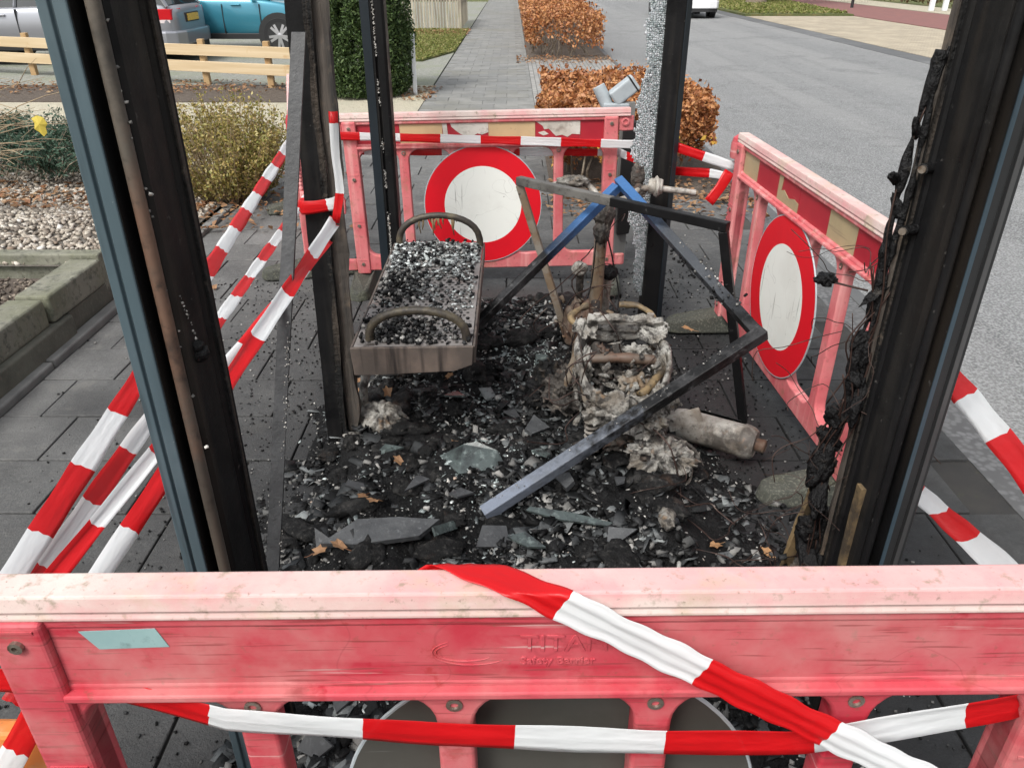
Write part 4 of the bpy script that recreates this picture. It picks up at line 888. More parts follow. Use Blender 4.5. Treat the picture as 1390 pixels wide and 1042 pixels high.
# outer face of the front barrier (local +Y): a flush deeper panel with embossed lettering and a sticker
MB().box((0, .0125, .7985), (1.238, .012, .098)).build('outer_panel', 'plastic', front)
for txt, sz, x, z in (('TITAN', .038, .045, .802), ('Safety Barrier', .017, .045, .779)):
    me = text_mesh(txt, sz, .0005); me.transform(Matrix.Rotation(R(180), 4, 'Z')); me.transform(Matrix.Translation((x, .0192, z))); link_mesh(me, 'raised_lettering', 'plastic', front)
for k in range(2):      # swoosh emblem beside the lettering
    pts = [(.125 - .05 * math.cos(t) * (1 - .25 * k) + (.008 * k), .019, .80 + .022 * math.sin(t) * (1 - .3 * k)) for t in np.linspace(2.2, 5.6, 20)]
    MB().tube([(p[0] - .02, p[1], p[2]) for p in pts], [.0004 + .0008 * math.sin(math.pi * i / 19) for i in range(20)], 6).build('raised_emblem', 'plastic', front)
MB().prism([(.478, .815), (.565, .812), (.583, .842), (.489, .846)], .0187, .0195, T=lambda p: (p[0], p[2], p[1])).build('sticker', 'sticker', front)

# ---------------------------------------------------------------- barrier tape
def tape(label, pts, width=.05, side=(0, 0, 1), phase=0., sag=0., curl=.002, group=None, twist=0., fold=False, warp=None, step=.03):
    P = [Vector(p) for p in pts]; seg = [(P[i + 1] - P[i]).length for i in range(len(P) - 1)]; tot = sum(seg)
    n = max(8, int(tot / step)); pts_ = []; sides_ = []
    for i in range(n + 1):
        d = tot * i / n; j = 0
        while j < len(seg) - 1 and d > seg[j]: d -= seg[j]; j += 1
        p = P[j].lerp(P[j + 1], min(1, d / seg[j])); t = i / n
        pts_.append(p + Vector((0, 0, -sag * 4 * t * (1 - t))))
        if isinstance(side, list): sides_.append(Vector(side[j]).lerp(Vector(side[j + 1]), min(1, d / seg[j])))
    K = 14 if warp else 6; vs = []; uv = []
    for i, p in enumerate(pts_):
        d = (pts_[min(i + 1, n)] - pts_[max(i - 1, 0)]).normalized(); s = sides_[i] if sides_ else Vector(side); s = (s - d * s.dot(d)).normalized(); q = d.cross(s)
        a = twist * i / n; s, q = s * math.cos(a) + q * math.sin(a), q * math.cos(a) - s * math.sin(a)
        ww = width * (1 + .05 * math.sin(i * .37 + phase * 9) + .05 * math.sin(i * .91 + phase * 31))
        for k in range(K):
            f = k / (K - 1) - .5
            h = .45 * curl * math.sin(f * 5 + i * .11 * step / .03 + phase * 5) + (.0025 * math.sin(f * 14 + i * .05) if not warp else .0012 * math.sin(f * 17 + i * .01)) + (.012 * abs(f) * 2 if fold else 0)
            vs.append(p + s * (f * ww) + q * h); uv.append((tot * i / n / .4 + phase, f + .5))
    F = [(i * K + k, (i + 1) * K + k, (i + 1) * K + k + 1, i * K + k + 1) for i in range(n) for k in range(K - 1)]
    if warp: vs = [warp(v) for v in vs]
    base = Vector(vs[0])
    me = bpy.data.meshes.new('barrier_tape'); me.from_pydata([tuple(v - base) for v in vs], [], F); me.update()
    ul = me.uv_layers.new(name='UVMap')
    for lp in me.loops: ul.data[lp.index].uv = uv[lp.vertex_index]
    me.shade_smooth()
    o = link_mesh(me, 'barrier_tape', 'tape'); o.location = base
    md = o.modifiers.new('s', 'SOLIDIFY'); md.thickness = .0006
    return tag(o, label, 'tape', group)
# across the rear barrier and on to the right barrier
tape('red and white tape stretched low across the films of the rear barrier', [(-.9, 3.955, .79), (.0, 3.955, .768), (.64, 3.955, .748), (.72, 3.5, .83), (.98, 3.44, .755)], .04, phase=.14)
tape('red and white tape stretched behind the rear barrier above its round sign', [(-.84, 4.05, .695), (.55, 4.05, .69), (.69, 3.62, .70), (.9, 3.47, .72), (1.0, 3.43, .70)], .038, phase=.3)
tape('short loose tape end dangling at the ribbed peg by the road', [(.955, 3.42, .74), (.92, 3.40, .68), (.87, 3.38, .615)], .045, side=(1, .2, .3), phase=.02, curl=.003)
# hanging down and knotted round the charred shelter post
tape('white and red tape strip hanging beside the charred flaking post', [(-.51, 2.305, 1.17), (-.517, 2.30, 1.05), (-.512, 2.295, .95), (-.535, 2.29, .85)], .026, side=(1, .3, 0), phase=.42, curl=.012, twist=.9)
tape('tape wrapped round the charred post in a tight band', [(-.655, 2.345, .885), (-.645, 2.325, .885), (-.60, 2.318, .89), (-.535, 2.30, .905), (-.52, 2.31, .91)], .04, phase=.22, curl=.004)
# left side fan of tapes from the rear barrier and the post to the near barrier
tape('longest tape of the left fan running to the rear barrier ear', [(-.84, .76, .60), (-1.10, 3.99, .77)],   .046, side=(-.82, -.1, .56), phase=.1, curl=.004, twist=.15)
tape('thin crumpled tape of the left fan crossing behind the thin bar', [(-.83, .77, .58), (-1.05, 3.94, .50)], .04, side=(-.82, -.1, .56), phase=.72, curl=.008, twist=-.3)
tape('tape of the left fan ending at the knot on the charred post', [(-.74, .78, .575), (-.535, 2.28, .86)], .037, side=(-.8, -.1, .6), phase=.16, curl=.008, twist=.2)
tape('second strand of crumpled tape from the charred post crossing the left fan', [(-.82, .775, .59), (-.56, 2.27, .80)], .032, side=(-.8, -.1, .6), phase=.62, curl=.012, twist=-.35)
# right side, from the road barrier to the near barrier
tape('upper tape from the road barrier outwards to the near barrier', [(1.10, 1.985, .66), (.82, .75, .80)], .05, side=(.75, 0, .66), phase=.12, curl=.006, twist=.2)
tape('lower tape between the road barrier foot and the near barrier', [(1.12, 1.99, .21), (.79, .76, .72)], .048, side=(.75, 0, .66), phase=.3, curl=.008, twist=-.3)
# on the near barrier
def over_rail(p):
    """folds a flat ribbon (x, lift, -w) over the rail: w < 0 hangs behind, 0..0.044 lies on top, beyond hangs in front"""
    w_ = -p.z; ZT = .8918
    if w_ < 0: return Vector((p.x, .7285 + abs(p.y) - .03 * w_, ZT + w_))
    if w_ < .0535: return Vector((p.x, .7285 - w_, ZT + abs(p.y) * .3))
    return Vector((p.x, .675 - .11 * (w_ - .0535) - p.y, ZT - (w_ - .0535)))
tape('tape slung diagonally over the bleached rail of the near barrier', [(-.40, 0, .20), (.69, 0, -.432)], .046, side=(.5, 0, .866), phase=.17, curl=.004, warp=over_rail, step=.008)
tape('tape running level across the openings of the near barrier', [(-.575, .705, .735), (-.535, .69, .722), (-.37, .673, .676), (-.09, .674, .647), (.2, .674, .633), (.385, .676, .63), (.655, .69, .682), (.69, .70, .685)], .047, phase=.02, curl=.004)
tape('white tape end beyond the outer post of the near barrier', [(-.98, .76, .67), (-.66, .745, .665)], .045, phase=.6, curl=.004)
tape('red tape slanting down behind the outer post of the near barrier', [(-.64, .752, .66), (-.80, .75, .42)], .04, side=(1, 0, .5), phase=.04, curl=.004)
# orange low barrier board at the corner
ob = empty('orange_barrier', (-.98, .80, 0), 'low weathered orange plastic board at the corner of the near barrier', 'barrier')
MB().box((-.98, .80, .44), (.62, .035, .12)).build('board', 'orange', ob, world=True, bevel=.008)
for x in (-1.22, -.76): MB().box((x, .80, .2), (.05, .03, .4)).build('leg', 'orange', ob, world=True, bevel=.006)
MB().box((-1.22, .80, .02), (.1, .4, .04)).build('foot', 'rubber', ob, world=True, bevel=.01); MB().box((-.76, .80, .02), (.1, .4, .04)).build('foot', 'rubber', ob, world=True, bevel=.01)

# ---------------------------------------------------------------- burnt bus shelter
sh = empty('bus_shelter', (.06, 2.3, 0), 'burnt out bus shelter of blackened steel posts with shattered glass', 'bus shelter')
def corner_post(x, y, s, outer, mid, br=.010):
    """s = +1: open side to +x. Profile follows the extrusion: coated cover, black channel, bead, burnt flank with groove"""
    T = lambda p: (x + s * p[0], y + p[1], p[2])
    h = 2.6
    c = MB().prism([(-.014, .0), (-.014, .14), (.034, .14), (.040, .132), (.034, .105), (.029, .1), (.030, .096), (.022, .034), (.017, .024), (.001, .022), (-.002, .045), (-.011, .045), (-.013, .0)], -.01, h, T).build('post', 'burnt', sh, world=True, bevel=.0015)
    MB().prism([(-.015, .0), (-.016, -.002), (-.033, -.002), (-.0345, .004), (-.038, .004), (-.0395, -.002), (-.053, -.002), (-.056, .004), (-.056, .136), (-.05, .142), (-.015, .142)], -.01, h, T).build('cover_profile', outer, c, world=True, bevel=.0015)
    MB().tube([T((.009, .016, z)) for z in np.linspace(0, h, 14)], br, 10).build('bead', mid, c, world=True, smooth=True)
    b = MB(); b.bar(T((.037, .118, .0)), T((.037, .118, h)), .006, .012, up=(0, 1, 0)); b.build('edge_strip', 'char', c, world=True)
    return c
pL = corner_post(-.533, 1.06, 1, 'blue', 'bead')
pR = corner_post(.731, 1.2, -1, 'greydark', 'burnt', .008)
b = MB(); b.prism([(.7425, 1.196), (.7505, 1.1975), (.7505, 1.1985), (.7425, 1.1985)], 0, 2.6); b.build('blue_strip', 'bluemid', pR, world=True)
MB().prism([(.770, 1.1965), (.778, 1.1965), (.778, 1.1978), (.770, 1.1978)], 0, 2.6)  .build('grey_strip', 'greymid', pR, world=True)

# hinge knobs and drips burnt onto the posts
for (x, y, z, r_, p_) in ((-.507, 1.125, .985, .015, pL), (-.507, 1.12, 1.0, .011, pL)):
    blob('melted_knob', (x, y, z), (r_, r_, r_), 'tarmelt', p_, .35, 2.5, 3, seed=int(z * 50))
for (x, y, z, dx) in ((.70, 1.31, 1.135, -.028), (.695, 1.31, 1.24, -.016)):
    k = MB().tube([(x + .01, y, z), (x + dx, y - .02, z + .002)], [.01, .009], 12).build('stud', 'tarmelt', pR, world=True, smooth='auto')
    MB().tube([(x + dx, y - .02, z + .002), (x + dx - .004, y - .024, z + .002)], .0065, 10).build('stud_tip', 'bolt', k, world=True)
def line_chips(parent, p0, p1, n, spread, size, m='chippale'):
    t = RNG.uniform(0, 1, n); A = np.array(p0); B = np.array(p1)
    keep = vnoise(np.stack([t * 23, 0 * t, 0 * t], 1), 3) > .42
    C = (A + (B - A) * t[:, None] + RNG.normal(0, 1, (n, 3)) * np.array(spread))[keep]; s = RNG.uniform(.4, 1, len(C)) * size
    o = chips('glass_crumbs', C, np.stack([s, s * .8, s * .7], 1), m, parent, flat=1.5); tag(o, kind='stuff')
line_chips(pL, (-.515, 1.08, .75), (-.515, 1.08, 1.7), 40, (.003, .003, .01), .006)
line_chips(pL, (-.507, 1.125, 1.0), (-.511, 1.105, 1.1), 70, (.0015, .0015, .003), .004)
# rear posts
pl2 = MB().prism([(-.62, 3.5), (-.575, 3.5), (-.572, 3.512), (-.567, 3.512), (-.564, 3.5), (-.535, 3.5), (-.525, 3.512), (-.525, 3.59), (-.62, 3.59)], -.01, 2.6).build('post', 'burnt', sh, world=True, bevel=.002)
MB().prism([(-.622, 3.497), (-.585, 3.497), (-.585, 3.5), (-.622, 3.5)], 0, 2.6).build('cover_profile', 'bluedark', pl2, world=True)
line_chips(pl2, (-.57, 3.502, .15), (-.57, 3.502, 1.9), 800, (.0022, .002, .004), .0065)
pr2 = MB().prism([(.63, 3.48), (.705, 3.47), (.728, 3.49), (.728, 3.575), (.63, 3.575)], -.01, 2.6).build('post', 'burnt', sh, world=True, bevel=.003)
MB().prism([(.706, 3.467), (.73, 3.488), (.732, 3.486), (.709, 3.464)], 0, 2.6).build('cover_profile', 'bluedark', pr2, world=True)
# middle post of the back wall: black core with flaking burnt strip
def rough_bar(name, m, parent, a, c, w_, d_, amp, seed, n=70):
    """bar with an eaten, wavy outline"""
    a = np.array(a, float); c = np.array(c, float); t = np.linspace(0, 1, n); nz = lambda k: (fbm(np.stack([t * 14 * np.linalg.norm(c - a) / 2, 0 * t + k * 5.1, 0 * t], 1), 4, seed + k) - .47) * 2 * amp
    corners = [(-1, -1), (1, -1), (1, 1), (-1, 1)]; V = []
    for i, (sx, sy) in enumerate(corners):
        P = a + (c - a) * t[:, None]; P[:, 0] += sx * w_ / 2 + nz(i * 2) * (1 if abs(sx) else 0); P[:, 1] += sy * d_ / 2 + nz(i * 2 + 1) * .6; V.append(P)
    V = np.stack(V, 1).reshape(-1, 3); F = [(i * 4 + k, i * 4 + (k + 1) % 4, (i + 1) * 4 + (k + 1) % 4, (i + 1) * 4 + k) for i in range(n - 1) for k in range(4)]
    b = MB(); b.add(V, F + [(3, 2, 1, 0), tuple((n - 1) * 4 + k for k in range(4))]); return b.build(name, m, parent, world=True)
pm_ = rough_bar('post', 'burnt', sh, (-.632, 2.39, -.01), (-.555, 2.39, 2.6), .062, .09, .004, 3)
rough_bar('charred_strip', 'charwood', pm_, (-.572, 2.375, .02), (-.485, 2.36, 2.6), .044, .03, .02, 21)
rough_bar('charred_strip', 'char', pm_, (-.60, 2.352, .02), (-.52, 2.345, 2.6), .02, .022, .012, 33)
# shattered pane clinging to the rear right post: thousands of crazed cells
def crazed():
    zs = [0.12, .3, .45, .53, .6, .665, .75, .83, .95, 1.13, 1.41, 1.8, 2.5]; xs = [.605, .575, .56, .53, .56, .585, .55, .522, .54, .556, .556, .575, .59]
    V = []; F = []; cell = .0082; nz = int(2.38 / cell); n = 0
    jx = RNG.uniform(-.42, .42, (18, nz + 1)) * cell; jz = RNG.uniform(-.42, .42, (18, nz + 1)) * cell
    for j in range(nz):
        z = .12 + j * cell; xl = np.interp(z, zs, xs) + .008 * math.sin(z * 23) + .005 * math.sin(z * 61)
        for i in range(17):
            x = .642 - (i + 1) * cell
            if x < xl: continue
            q = [(.642 - (i + a) * cell + jx[i + a, j + c_], z + c_ * cell + jz[i + a, j + c_]) for a, c_ in ((1, 0), (0, 0), (0, 1), (1, 1))]
            cx = sum(p[0] for p in q) / 4; cz = sum(p[1] for p in q) / 4; q = [(cx + (p[0] - cx) * .93, cz + (p[1] - cz) * .93) for p in q]
            tx, tz = random.gauss(0, .22), random.gauss(0, .22); y0 = 3.505 + .006 * math.sin(z * 9) + random.gauss(0, .0006)
            for yy in (0, .005): V += [(p[0], y0 + yy + tx * (p[0] - cx) + tz * (p[1] - cz), p[1]) for p in q]
            o = n * 8; F += [(o, o + 1, o + 2, o + 3), (o + 7, o + 6, o + 5, o + 4)] + [(o + k, o + 4 + k, o + 4 + (k + 1) % 4, o + (k + 1) % 4) for k in range(4)]; n += 1
    inv = np.array(chain(sh).inverted()); V = np.array(V) @ inv[:3, :3].T + inv[:3, 3]
    o = link_mesh(np_mesh('shattered_pane', V, np.array(F)), 'shattered_pane', 'crazed', sh); tag(o, 'curtain of crazed glass clinging to the black post', kind='stuff')
crazed()
# long thin bar leaning on the middle post
lb = empty('leaning_bar', (-.67, 1.62, 0), 'long thin sooty metal bar leaning on the charred post', 'metal bar')
rough_bar('bar', 'darkbar', lb, (-.672, 1.62, 0), (-.552, 2.19, 1.385), .036, .012, .002, 51)
line_chips(lb, (-.655, 1.63, .02), (-.598, 1.9, .7), 300, (.003, .002, .004), .0045)

# ---------------------------------------------------------------- bench with perforated seat
bn = empty('shelter_bench', (-.32, 2.78, 0), 'burnt perforated steel bench seat strewn with shattered glass', 'bench')
X0, X1, Y0, Y1, ZS = -.515, -.13, 2.26, 3.32, .45
st = MB().box(((X0 + X1) / 2, (Y0 + Y1) / 2, ZS - .004), (X1 - X0, Y1 - Y0, .008)).build('seat', 'seat', bn, world=True, bevel=.002)
b = MB(); dy = .0245; j = 0; y = Y0 + .03
while y < Y1 - .02:
    x = X0 + .022 + (.012 if j % 2 else 0)
    while x < X1 - .015: b.add([(x + .0062 * math.cos(k * 1.0472), y + .0075 * math.sin(k * 1.0472), ZS + .0008) for k in range(6)], [tuple(range(6))]); x += .024
    y += dy; j += 1
o = b.build('perforations', 'hole', st, world=True); tag(o, kind='stuff')
MB().prism([(X0 - .01, ZS + .0), (X1 + .006, ZS + .006), (X1 - .0, ZS - .062), (X1 - .06, ZS - .085), (X0 + .05, ZS - .1), (X0 - .004, ZS - .1)], Y0 - .014, Y0 - .002, T=lambda p: (p[0], p[2], p[1])).build('front_lip', 'seatlip', bn, world=True, bevel=.003)
MB().box((X1 + .006, (Y0 + Y1) / 2, ZS - .03), (.008, Y1 - Y0, .06)).build('side_lip', 'seatlip', bn, world=True, bevel=.002)
MB().box((X0 - .006, (Y0 + Y1) / 2, ZS - .03), (.008, Y1 - Y0, .06)).build('side_lip', 'seatlip', bn, world=True, bevel=.002)
for y, hgt, xa, xb in ((Y0 + .05, .105, X0 + .045, X1 - .02), (Y1 - .04, .135, X0 + .02, X1 - .01)):
    w2 = (xb - xa) / 2; cx = (xa + xb) / 2
    pts = [(xa, y, ZS - .01)] + [(cx - w2 * math.cos(t) * (1 if abs(math.cos(t)) > .98 else 1), y, ZS + hgt * (math.sin(t) ** .72)) for t in np.linspace(.12, math.pi - .12, 15)] + [(xb, y, ZS - .01)]
    MB().tube(pts, .0145, 10).build('armrest', 'arm', bn, world=True, smooth='auto')
for y in (Y0 + .55, Y1 - .2):
    lg = MB().box((X0 + .1, y + .08, .225), (.05, .05, .45)).build('leg', 'char', bn, world=True, bevel=.004); MB().box(((X0 + X1) / 2, y + .08, .435), (.3, .05, .02)).build('bracket', 'char', lg, world=True)
n = 1250
yy = Y1 - .02 - RNG.beta(.9, 2.3, n) * (Y1 - Y0 - .04); xx = RNG.uniform(X0 + .01, X1 - .01, n)
k = (fbm(np.stack([xx * 9, yy * 9, 0 * xx], 1), 3, 3) > .4) | (yy > 3.0); xx, yy = xx[k], yy[k]; s0 = RNG.uniform(.004, .014, len(xx)) * (1 + .5 * (yy > 2.95))
o = chips('glass_granules', np.stack([xx, yy, ZS + .004 + RNG.uniform(0, .006, len(xx))], 1), np.stack([s0, s0 * .8, s0 * .4], 1), 'seatglass', flat=.25)
tag(o, 'shattered glass granules lying on the perforated bench seat', 'broken glass', kind='stuff')
n = 1500
yy = np.concatenate([RNG.normal(3.2, .08, n // 4), RNG.normal(2.78, .09, n // 4), RNG.normal(2.36, .07, n // 4), RNG.uniform(Y0, Y1, n - 3 * (n // 4))]); xx = np.concatenate([RNG.normal(-.32, .1, n // 4), RNG.normal(-.43, .05, n // 4), RNG.normal(-.37, .08, n // 4), RNG.uniform(X0, X1, n - 3 * (n // 4))])
k = (xx > X0 + .008) & (xx < X1 - .008) & (yy > Y0 + .01) & (yy < Y1 - .01); xx, yy = xx[k], yy[k]; s0 = RNG.uniform(.004, .015, len(xx))
o = chips('char_crumbs', np.stack([xx, yy, ZS + .004 + RNG.exponential(.006, len(xx))], 1), np.stack([s0, s0 * .8, s0 * .7], 1), 'chipchar', flat=.7)
tag(o, 'black char crumbs lying on the perforated bench seat', 'char', kind='stuff')
# melted drips hanging from the far armrest
b = MB()
for i in range(14):
    x = random.uniform(-.40, -.24); l_ = random.uniform(.02, .09); b.tube([(x, Y1 - .045, ZS + .135), (x + random.gauss(0, .004), Y1 - .047, ZS + .135 - l_ * .5), (x + random.gauss(0, .006), Y1 - .047, ZS + .135 - l_)], [.006, .004, .002], 6)
b.build('melted_drip', 'gold', bn, world=True, smooth=True)

# ---------------------------------------------------------------- fallen frames
A_, B_, C_, D_ = Vector((.436, 3.1, .77)), Vector((.774, 2.2, .517)), Vector((-.085, 1.87, .075)), Vector((-.277, 2.75, .16))
fr = empty('window_surround', (-.08, 1.88, 0), 'large collapsed square frame with black bars and a blue corner propped in the debris', 'metal frame')
def tb_bar(a, c, name, m, parent, w_=.036, up=(0, 0, 1)): return MB().bar(a, c, w_, w_, up).build(name, m, parent, world=True, bevel=.003)
nrm = (A_ - B_).cross(C_ - B_).normalized(); up = tuple(nrm)
def along(p, q, t): return p.lerp(q, t)
BLUE = (.04, .115, .27); ASH = (.17, .19, .225)
MT['framebar'] = mat('burnt_frame_paint', (.0065, .0065, .007), .45, spec=.25, layers=[('noise', 9, .48, .62, (.04, .04, .042), .8), ('noise', 28, .56, .68, (.1, .1, .1), .7), ('noise', 70, .56, .7, (.004, .004, .004))], bump=[('noise', 60, .7, .005), ('noise', 18, .4, .008)], rough_var=.2,
    soot=[(A_.x, A_.y, .16, .36, BLUE, .95, .22, 9), (.62, 2.62, .12, .3, (.06, .066, .075), .8, .3, 14), (.03, 1.9, .12, .42, ASH, .8, .9, 26), (-.06, 1.88, .04, .2, (.2, .23, .29), .75, .5, 34)])
tb_bar(along(A_, B_, -.02), along(A_, B_, 1.0), 'bar', 'framebar', fr, up=up, w_=.036)
tb_bar(along(A_, D_, .022), along(A_, D_, 1), 'bar', 'framebar', fr, up=up, w_=.036)
tb_bar(along(B_, C_, -.02), along(B_, C_, 1), 'bar', 'framebar', fr, up=up, w_=.04)
line_chips(fr, tuple(along(A_, B_, .5) + Vector((0, 0, -.015))), tuple(along(A_, B_, .85) + Vector((0, 0, .01))), 260, (.016, .016, .012), .011, 'chipchar')
line_chips(fr, tuple(along(A_, B_, .45) + Vector((.01, 0, .01))), tuple(along(A_, B_, .7) + Vector((.01, 0, .02))), 60, (.012, .012, .008), .007, 'chippale')
line_chips(fr, tuple(along(B_, C_, .1) + Vector((0, 0, .023))), tuple(along(B_, C_, .95) + Vector((0, 0, .023))), 90, (.01, .01, .001), .004, 'chippale')
E_, F_, G_, H_ = Vector((.026, 3.2, .755)), Vector((.732, 2.6, .745)), Vector((.885, 2.53, .0)), Vector((.262, 3.16, .02))
fu = empty('propped_frame', (.6, 2.7, 0), 'three sided black and grey frame standing over the burnt scooter', 'metal frame')
tb_bar(E_, along(E_, F_, .5), 'bar', 'greybar', fu, .034); tb_bar(along(E_, F_, .5005), F_ + (F_ - E_).normalized() * .015, 'bar', 'blackbar', fu, .034)
tb_bar(F_ - Vector((0, 0, .0175)), G_, 'leg', 'blackbar', fu, .032); tb_bar(E_ + Vector((.005, 0, -.0175)), H_, 'leg', 'rustbar', fu, .03)

# ---------------------------------------------------------------- debris bed
def mound_mask(X, Y):
    xl = np.interp(Y, [.6, 1.0, 1.7, 2.3, 2.7, 3.2, 3.7], [-.55, -.62, -.7, -.78, -.74, -.55, -.2]); xr = np.interp(Y, [.6, 1.0, 1.6, 2.1, 2.6, 3.1, 3.7], [.7, .72, .7, .78, .66, .72, .6])
    w_ = (fbm(np.stack([X * 5, Y * 5, 0 * X], 1), 3, 8) - .47) * .3
    d = np.minimum(np.minimum(X - xl, xr - X), np.minimum(Y - .62, 3.72 - Y)) + w_
    return d
def mound_h(X, Y):
    d = np.clip(mound_mask(X, Y) / .28, 0, 1); d = d * d * (3 - 2 * d)
    P = np.stack([X, Y, 0 * X], 1)
    big = fbm(P * 2.3, 3, 31); med = fbm(P * 11, 4, 40); sm = fbm(P * 45, 3, 50)
    h = d * (.016 + .15 * np.clip(big - .22, 0, 1) + .075 * (med - .3) + .022 * (sm - .4))
    h = h + .05 * d * np.exp(-((X - .42) ** 2 / .09 + (Y - 2.5) ** 2 / .25))
    # burnt-out hollows
    for cx, cy, r_ in ((-.06, 2.18, .1), (-.02, 1.86, .13), (.2, 2.6, .1)): h = h - .04 * np.exp(-((X - cx) ** 2 + (Y - cy) ** 2) / r_ ** 2 * 2)
    return np.maximum(h, 0) - .004 * (d < .02)
gx = np.arange(-1.05, 1.02, .012); gy = np.arange(.55, 3.85, .012); XX, YY = np.meshgrid(gx, gy)
ZZ = mound_h(XX.ravel(), YY.ravel()).reshape(XX.shape) + .001
idx = np.arange(XX.size).reshape(XX.shape); F = np.stack([idx[:-1, :-1], idx[:-1, 1:], idx[1:, 1:], idx[1:, :-1]], -1).reshape(-1, 4)
Vv = np.stack([XX, YY, ZZ], -1).reshape(-1, 3); keepf = (Vv[F][:, :, 2].max(1) > .0015); F = F[keepf]
o = link_mesh(np_mesh('ash_bed', Vv, F), 'ash_bed', 'mound'); o.data.shade_smooth(); tag(o, 'bed of wet black ash and soot covering the shelter floor', 'ash', kind='stuff')
def scatter(n, dmin, fn=None):
    X = RNG.uniform(-1.0, 1.0, n * 4); Y = RNG.uniform(.6, 3.8, n * 4); d = mound_mask(X, Y); k = d > dmin + RNG.uniform(-.06, .02, len(X))
    if fn is not None: k &= RNG.uniform(0, 1, len(X)) < fn(X, Y)
    X, Y = X[k][:n], Y[k][:n]; return X, Y, mound_h(X, Y)
def debris(name, label, cat, n, lo, hi, m, fn=None, flat=.45, thick=.5, dmin=0, lift=.2):
    X, Y, Z = scatter(n, dmin, fn); s = lo + (hi - lo) * RNG.beta(1.1, 4, len(X)); S = np.stack([s, s * RNG.uniform(.45, 1, len(X)), s * thick * RNG.uniform(.4, 1, len(X))], 1)
    return tag(chips(name, np.stack([X, Y, Z + S[:, 2] * lift], 1), S, m, flat=flat), label, cat, kind='stuff')
clump = lambda X, Y, sd, f=5.5: np.clip((fbm(np.stack([X * f, Y * f, 0 * X], 1), 3, sd) - .36) * 5, .04, 1)
right_thin = lambda X, Y: np.where(X > .5, .3, 1.) * clump(X, Y, 61)
glass_zone = lambda X, Y: np.clip(.13 + 1.3 * np.exp(-((X - .05) ** 2 / .06 + (Y - 3.1) ** 2 / .3)) + .5 * np.exp(-((X + .05) ** 2 / .1 + (Y - 2.4) ** 2 / .2)), 0, 1) * np.where(X > .5, .2, 1) * clump(X, Y, 77, 7)
debris('char_rubble', 'black charred lumps heaped over the shelter floor', 'char', 15000, .004, .05, 'chipchar', right_thin, flat=.8, thick=.45)
debris('fine_ash', 'fine grey and black ash grit matted over the debris', 'ash', 16000, .002, .013, 'chipchar', lambda X, Y: np.where(X > .5, .5, 1.) * clump(X, Y, 91, 9), flat=.8, thick=.6, lift=.3)
debris('char_flakes', 'thin black charred flakes spread through the debris', 'char', 3800, .015, .095, 'flake', right_thin, flat=.4, thick=.08, lift=1.2)
debris('glass_rubble', 'greenish broken safety glass spread through the debris', 'broken glass', 10500, .004, .032, 'chipglass', glass_zone, flat=.5, thick=.25, lift=.8)
debris('ash_flakes', 'pale grey ash flakes sprinkled over the debris', 'ash', 2000, .003, .018, 'chippale', lambda X, Y: np.where(X > .5, .5, .8), flat=.5, thick=.4, lift=.7)
# fused clumps and crusts
BV = []; BF = []; nb = 0
bm = bmesh.new(); bmesh.ops.create_icosphere(bm, subdivisions=3, radius=1); IV = np.array([v.co[:] for v in bm.verts]); IF = np.array([[v.index for v in f.verts] for f in bm.faces]); bm.free()
Xc, Yc, Zc = scatter(170, .08, lambda X, Y: np.where(X > .5, .4, 1.))
for i in range(len(Xc)):
    z = RNG.uniform(.014, .055) * (1.3 if RNG.random() < .15 else 1); V = IV * (1 + (fbm(IV * 2.4 + i * 3.7, 4, i) - .47)[:, None] * 1.7); V = V * np.array([z * RNG.uniform(.7, 1.7), z * RNG.uniform(.6, 1.2), z * RNG.uniform(.35, .7)])
    t = RNG.uniform(0, 6.28); V = np.stack([V[:, 0] * np.cos(t) - V[:, 1] * np.sin(t), V[:, 0] * np.sin(t) + V[:, 1] * np.cos(t), V[:, 2]], 1) + np.array([Xc[i], Yc[i], Zc[i] + z * .12]); BV.append(V); BF.append(IF + nb); nb += len(IV)
o = link_mesh(np_mesh('fused_clumps', np.concatenate(BV), np.concatenate(BF)), 'fused_clumps', 'clump'); tag(o, 'fused black clumps of melted plastic and ash in the debris', 'debris', kind='stuff')
# crumbs trodden out over the paving round the fire
n = 5200; X = np.concatenate([RNG.normal(-1.0, .35, n // 2), RNG.normal(.75, .25, n // 2)]); Y = RNG.uniform(.9, 4.2, n); s = RNG.uniform(.002, .009, n)
o = chips('soot_crumbs', np.stack([X, Y, s * .3 + .001], 1), np.stack([s, s * .8, s * .6], 1), 'chipchar', flat=.5); tag(o, 'fine soot crumbs trodden over the paving round the shelter', 'soot', kind='stuff')

# larger single pieces one can pick out
def plate_piece(name, label, cat, x, y, lift, poly, th, m, rot, group=None, bend=0.):
    h = float(mound_h(np.array([x]), np.array([y]))[0]) + lift
    b = MB(); b.prism(poly, -th / 2, th / 2)
    vs = [(p[0], p[1], p[2] + bend * p[0] ** 2) for p in b.v]; b.v = vs
    o = b.build(name, m); o.location = (x, y, h); o.rotation_euler = rot
    return tag(o, label, cat, group)
def jag_poly(rx, ry, n=9, seed=0):
    rr = random.Random(seed); n = max(4, n - 3); an = sorted(2 * math.pi * (i + rr.uniform(-.38, .38)) / n for i in range(n)); return [(rx * math.cos(t) * rr.uniform(.6, 1.25), ry * math.sin(t) * rr.uniform(.6, 1.25)) for t in an]
plate_piece('charred_board', 'broad slate grey charred board lying flat close to the near barrier', 'board', -.36, 1.76, .03, jag_poly(.16, .055, 11, 2), .018, 'slab', (R(12), R(-4), R(8)))
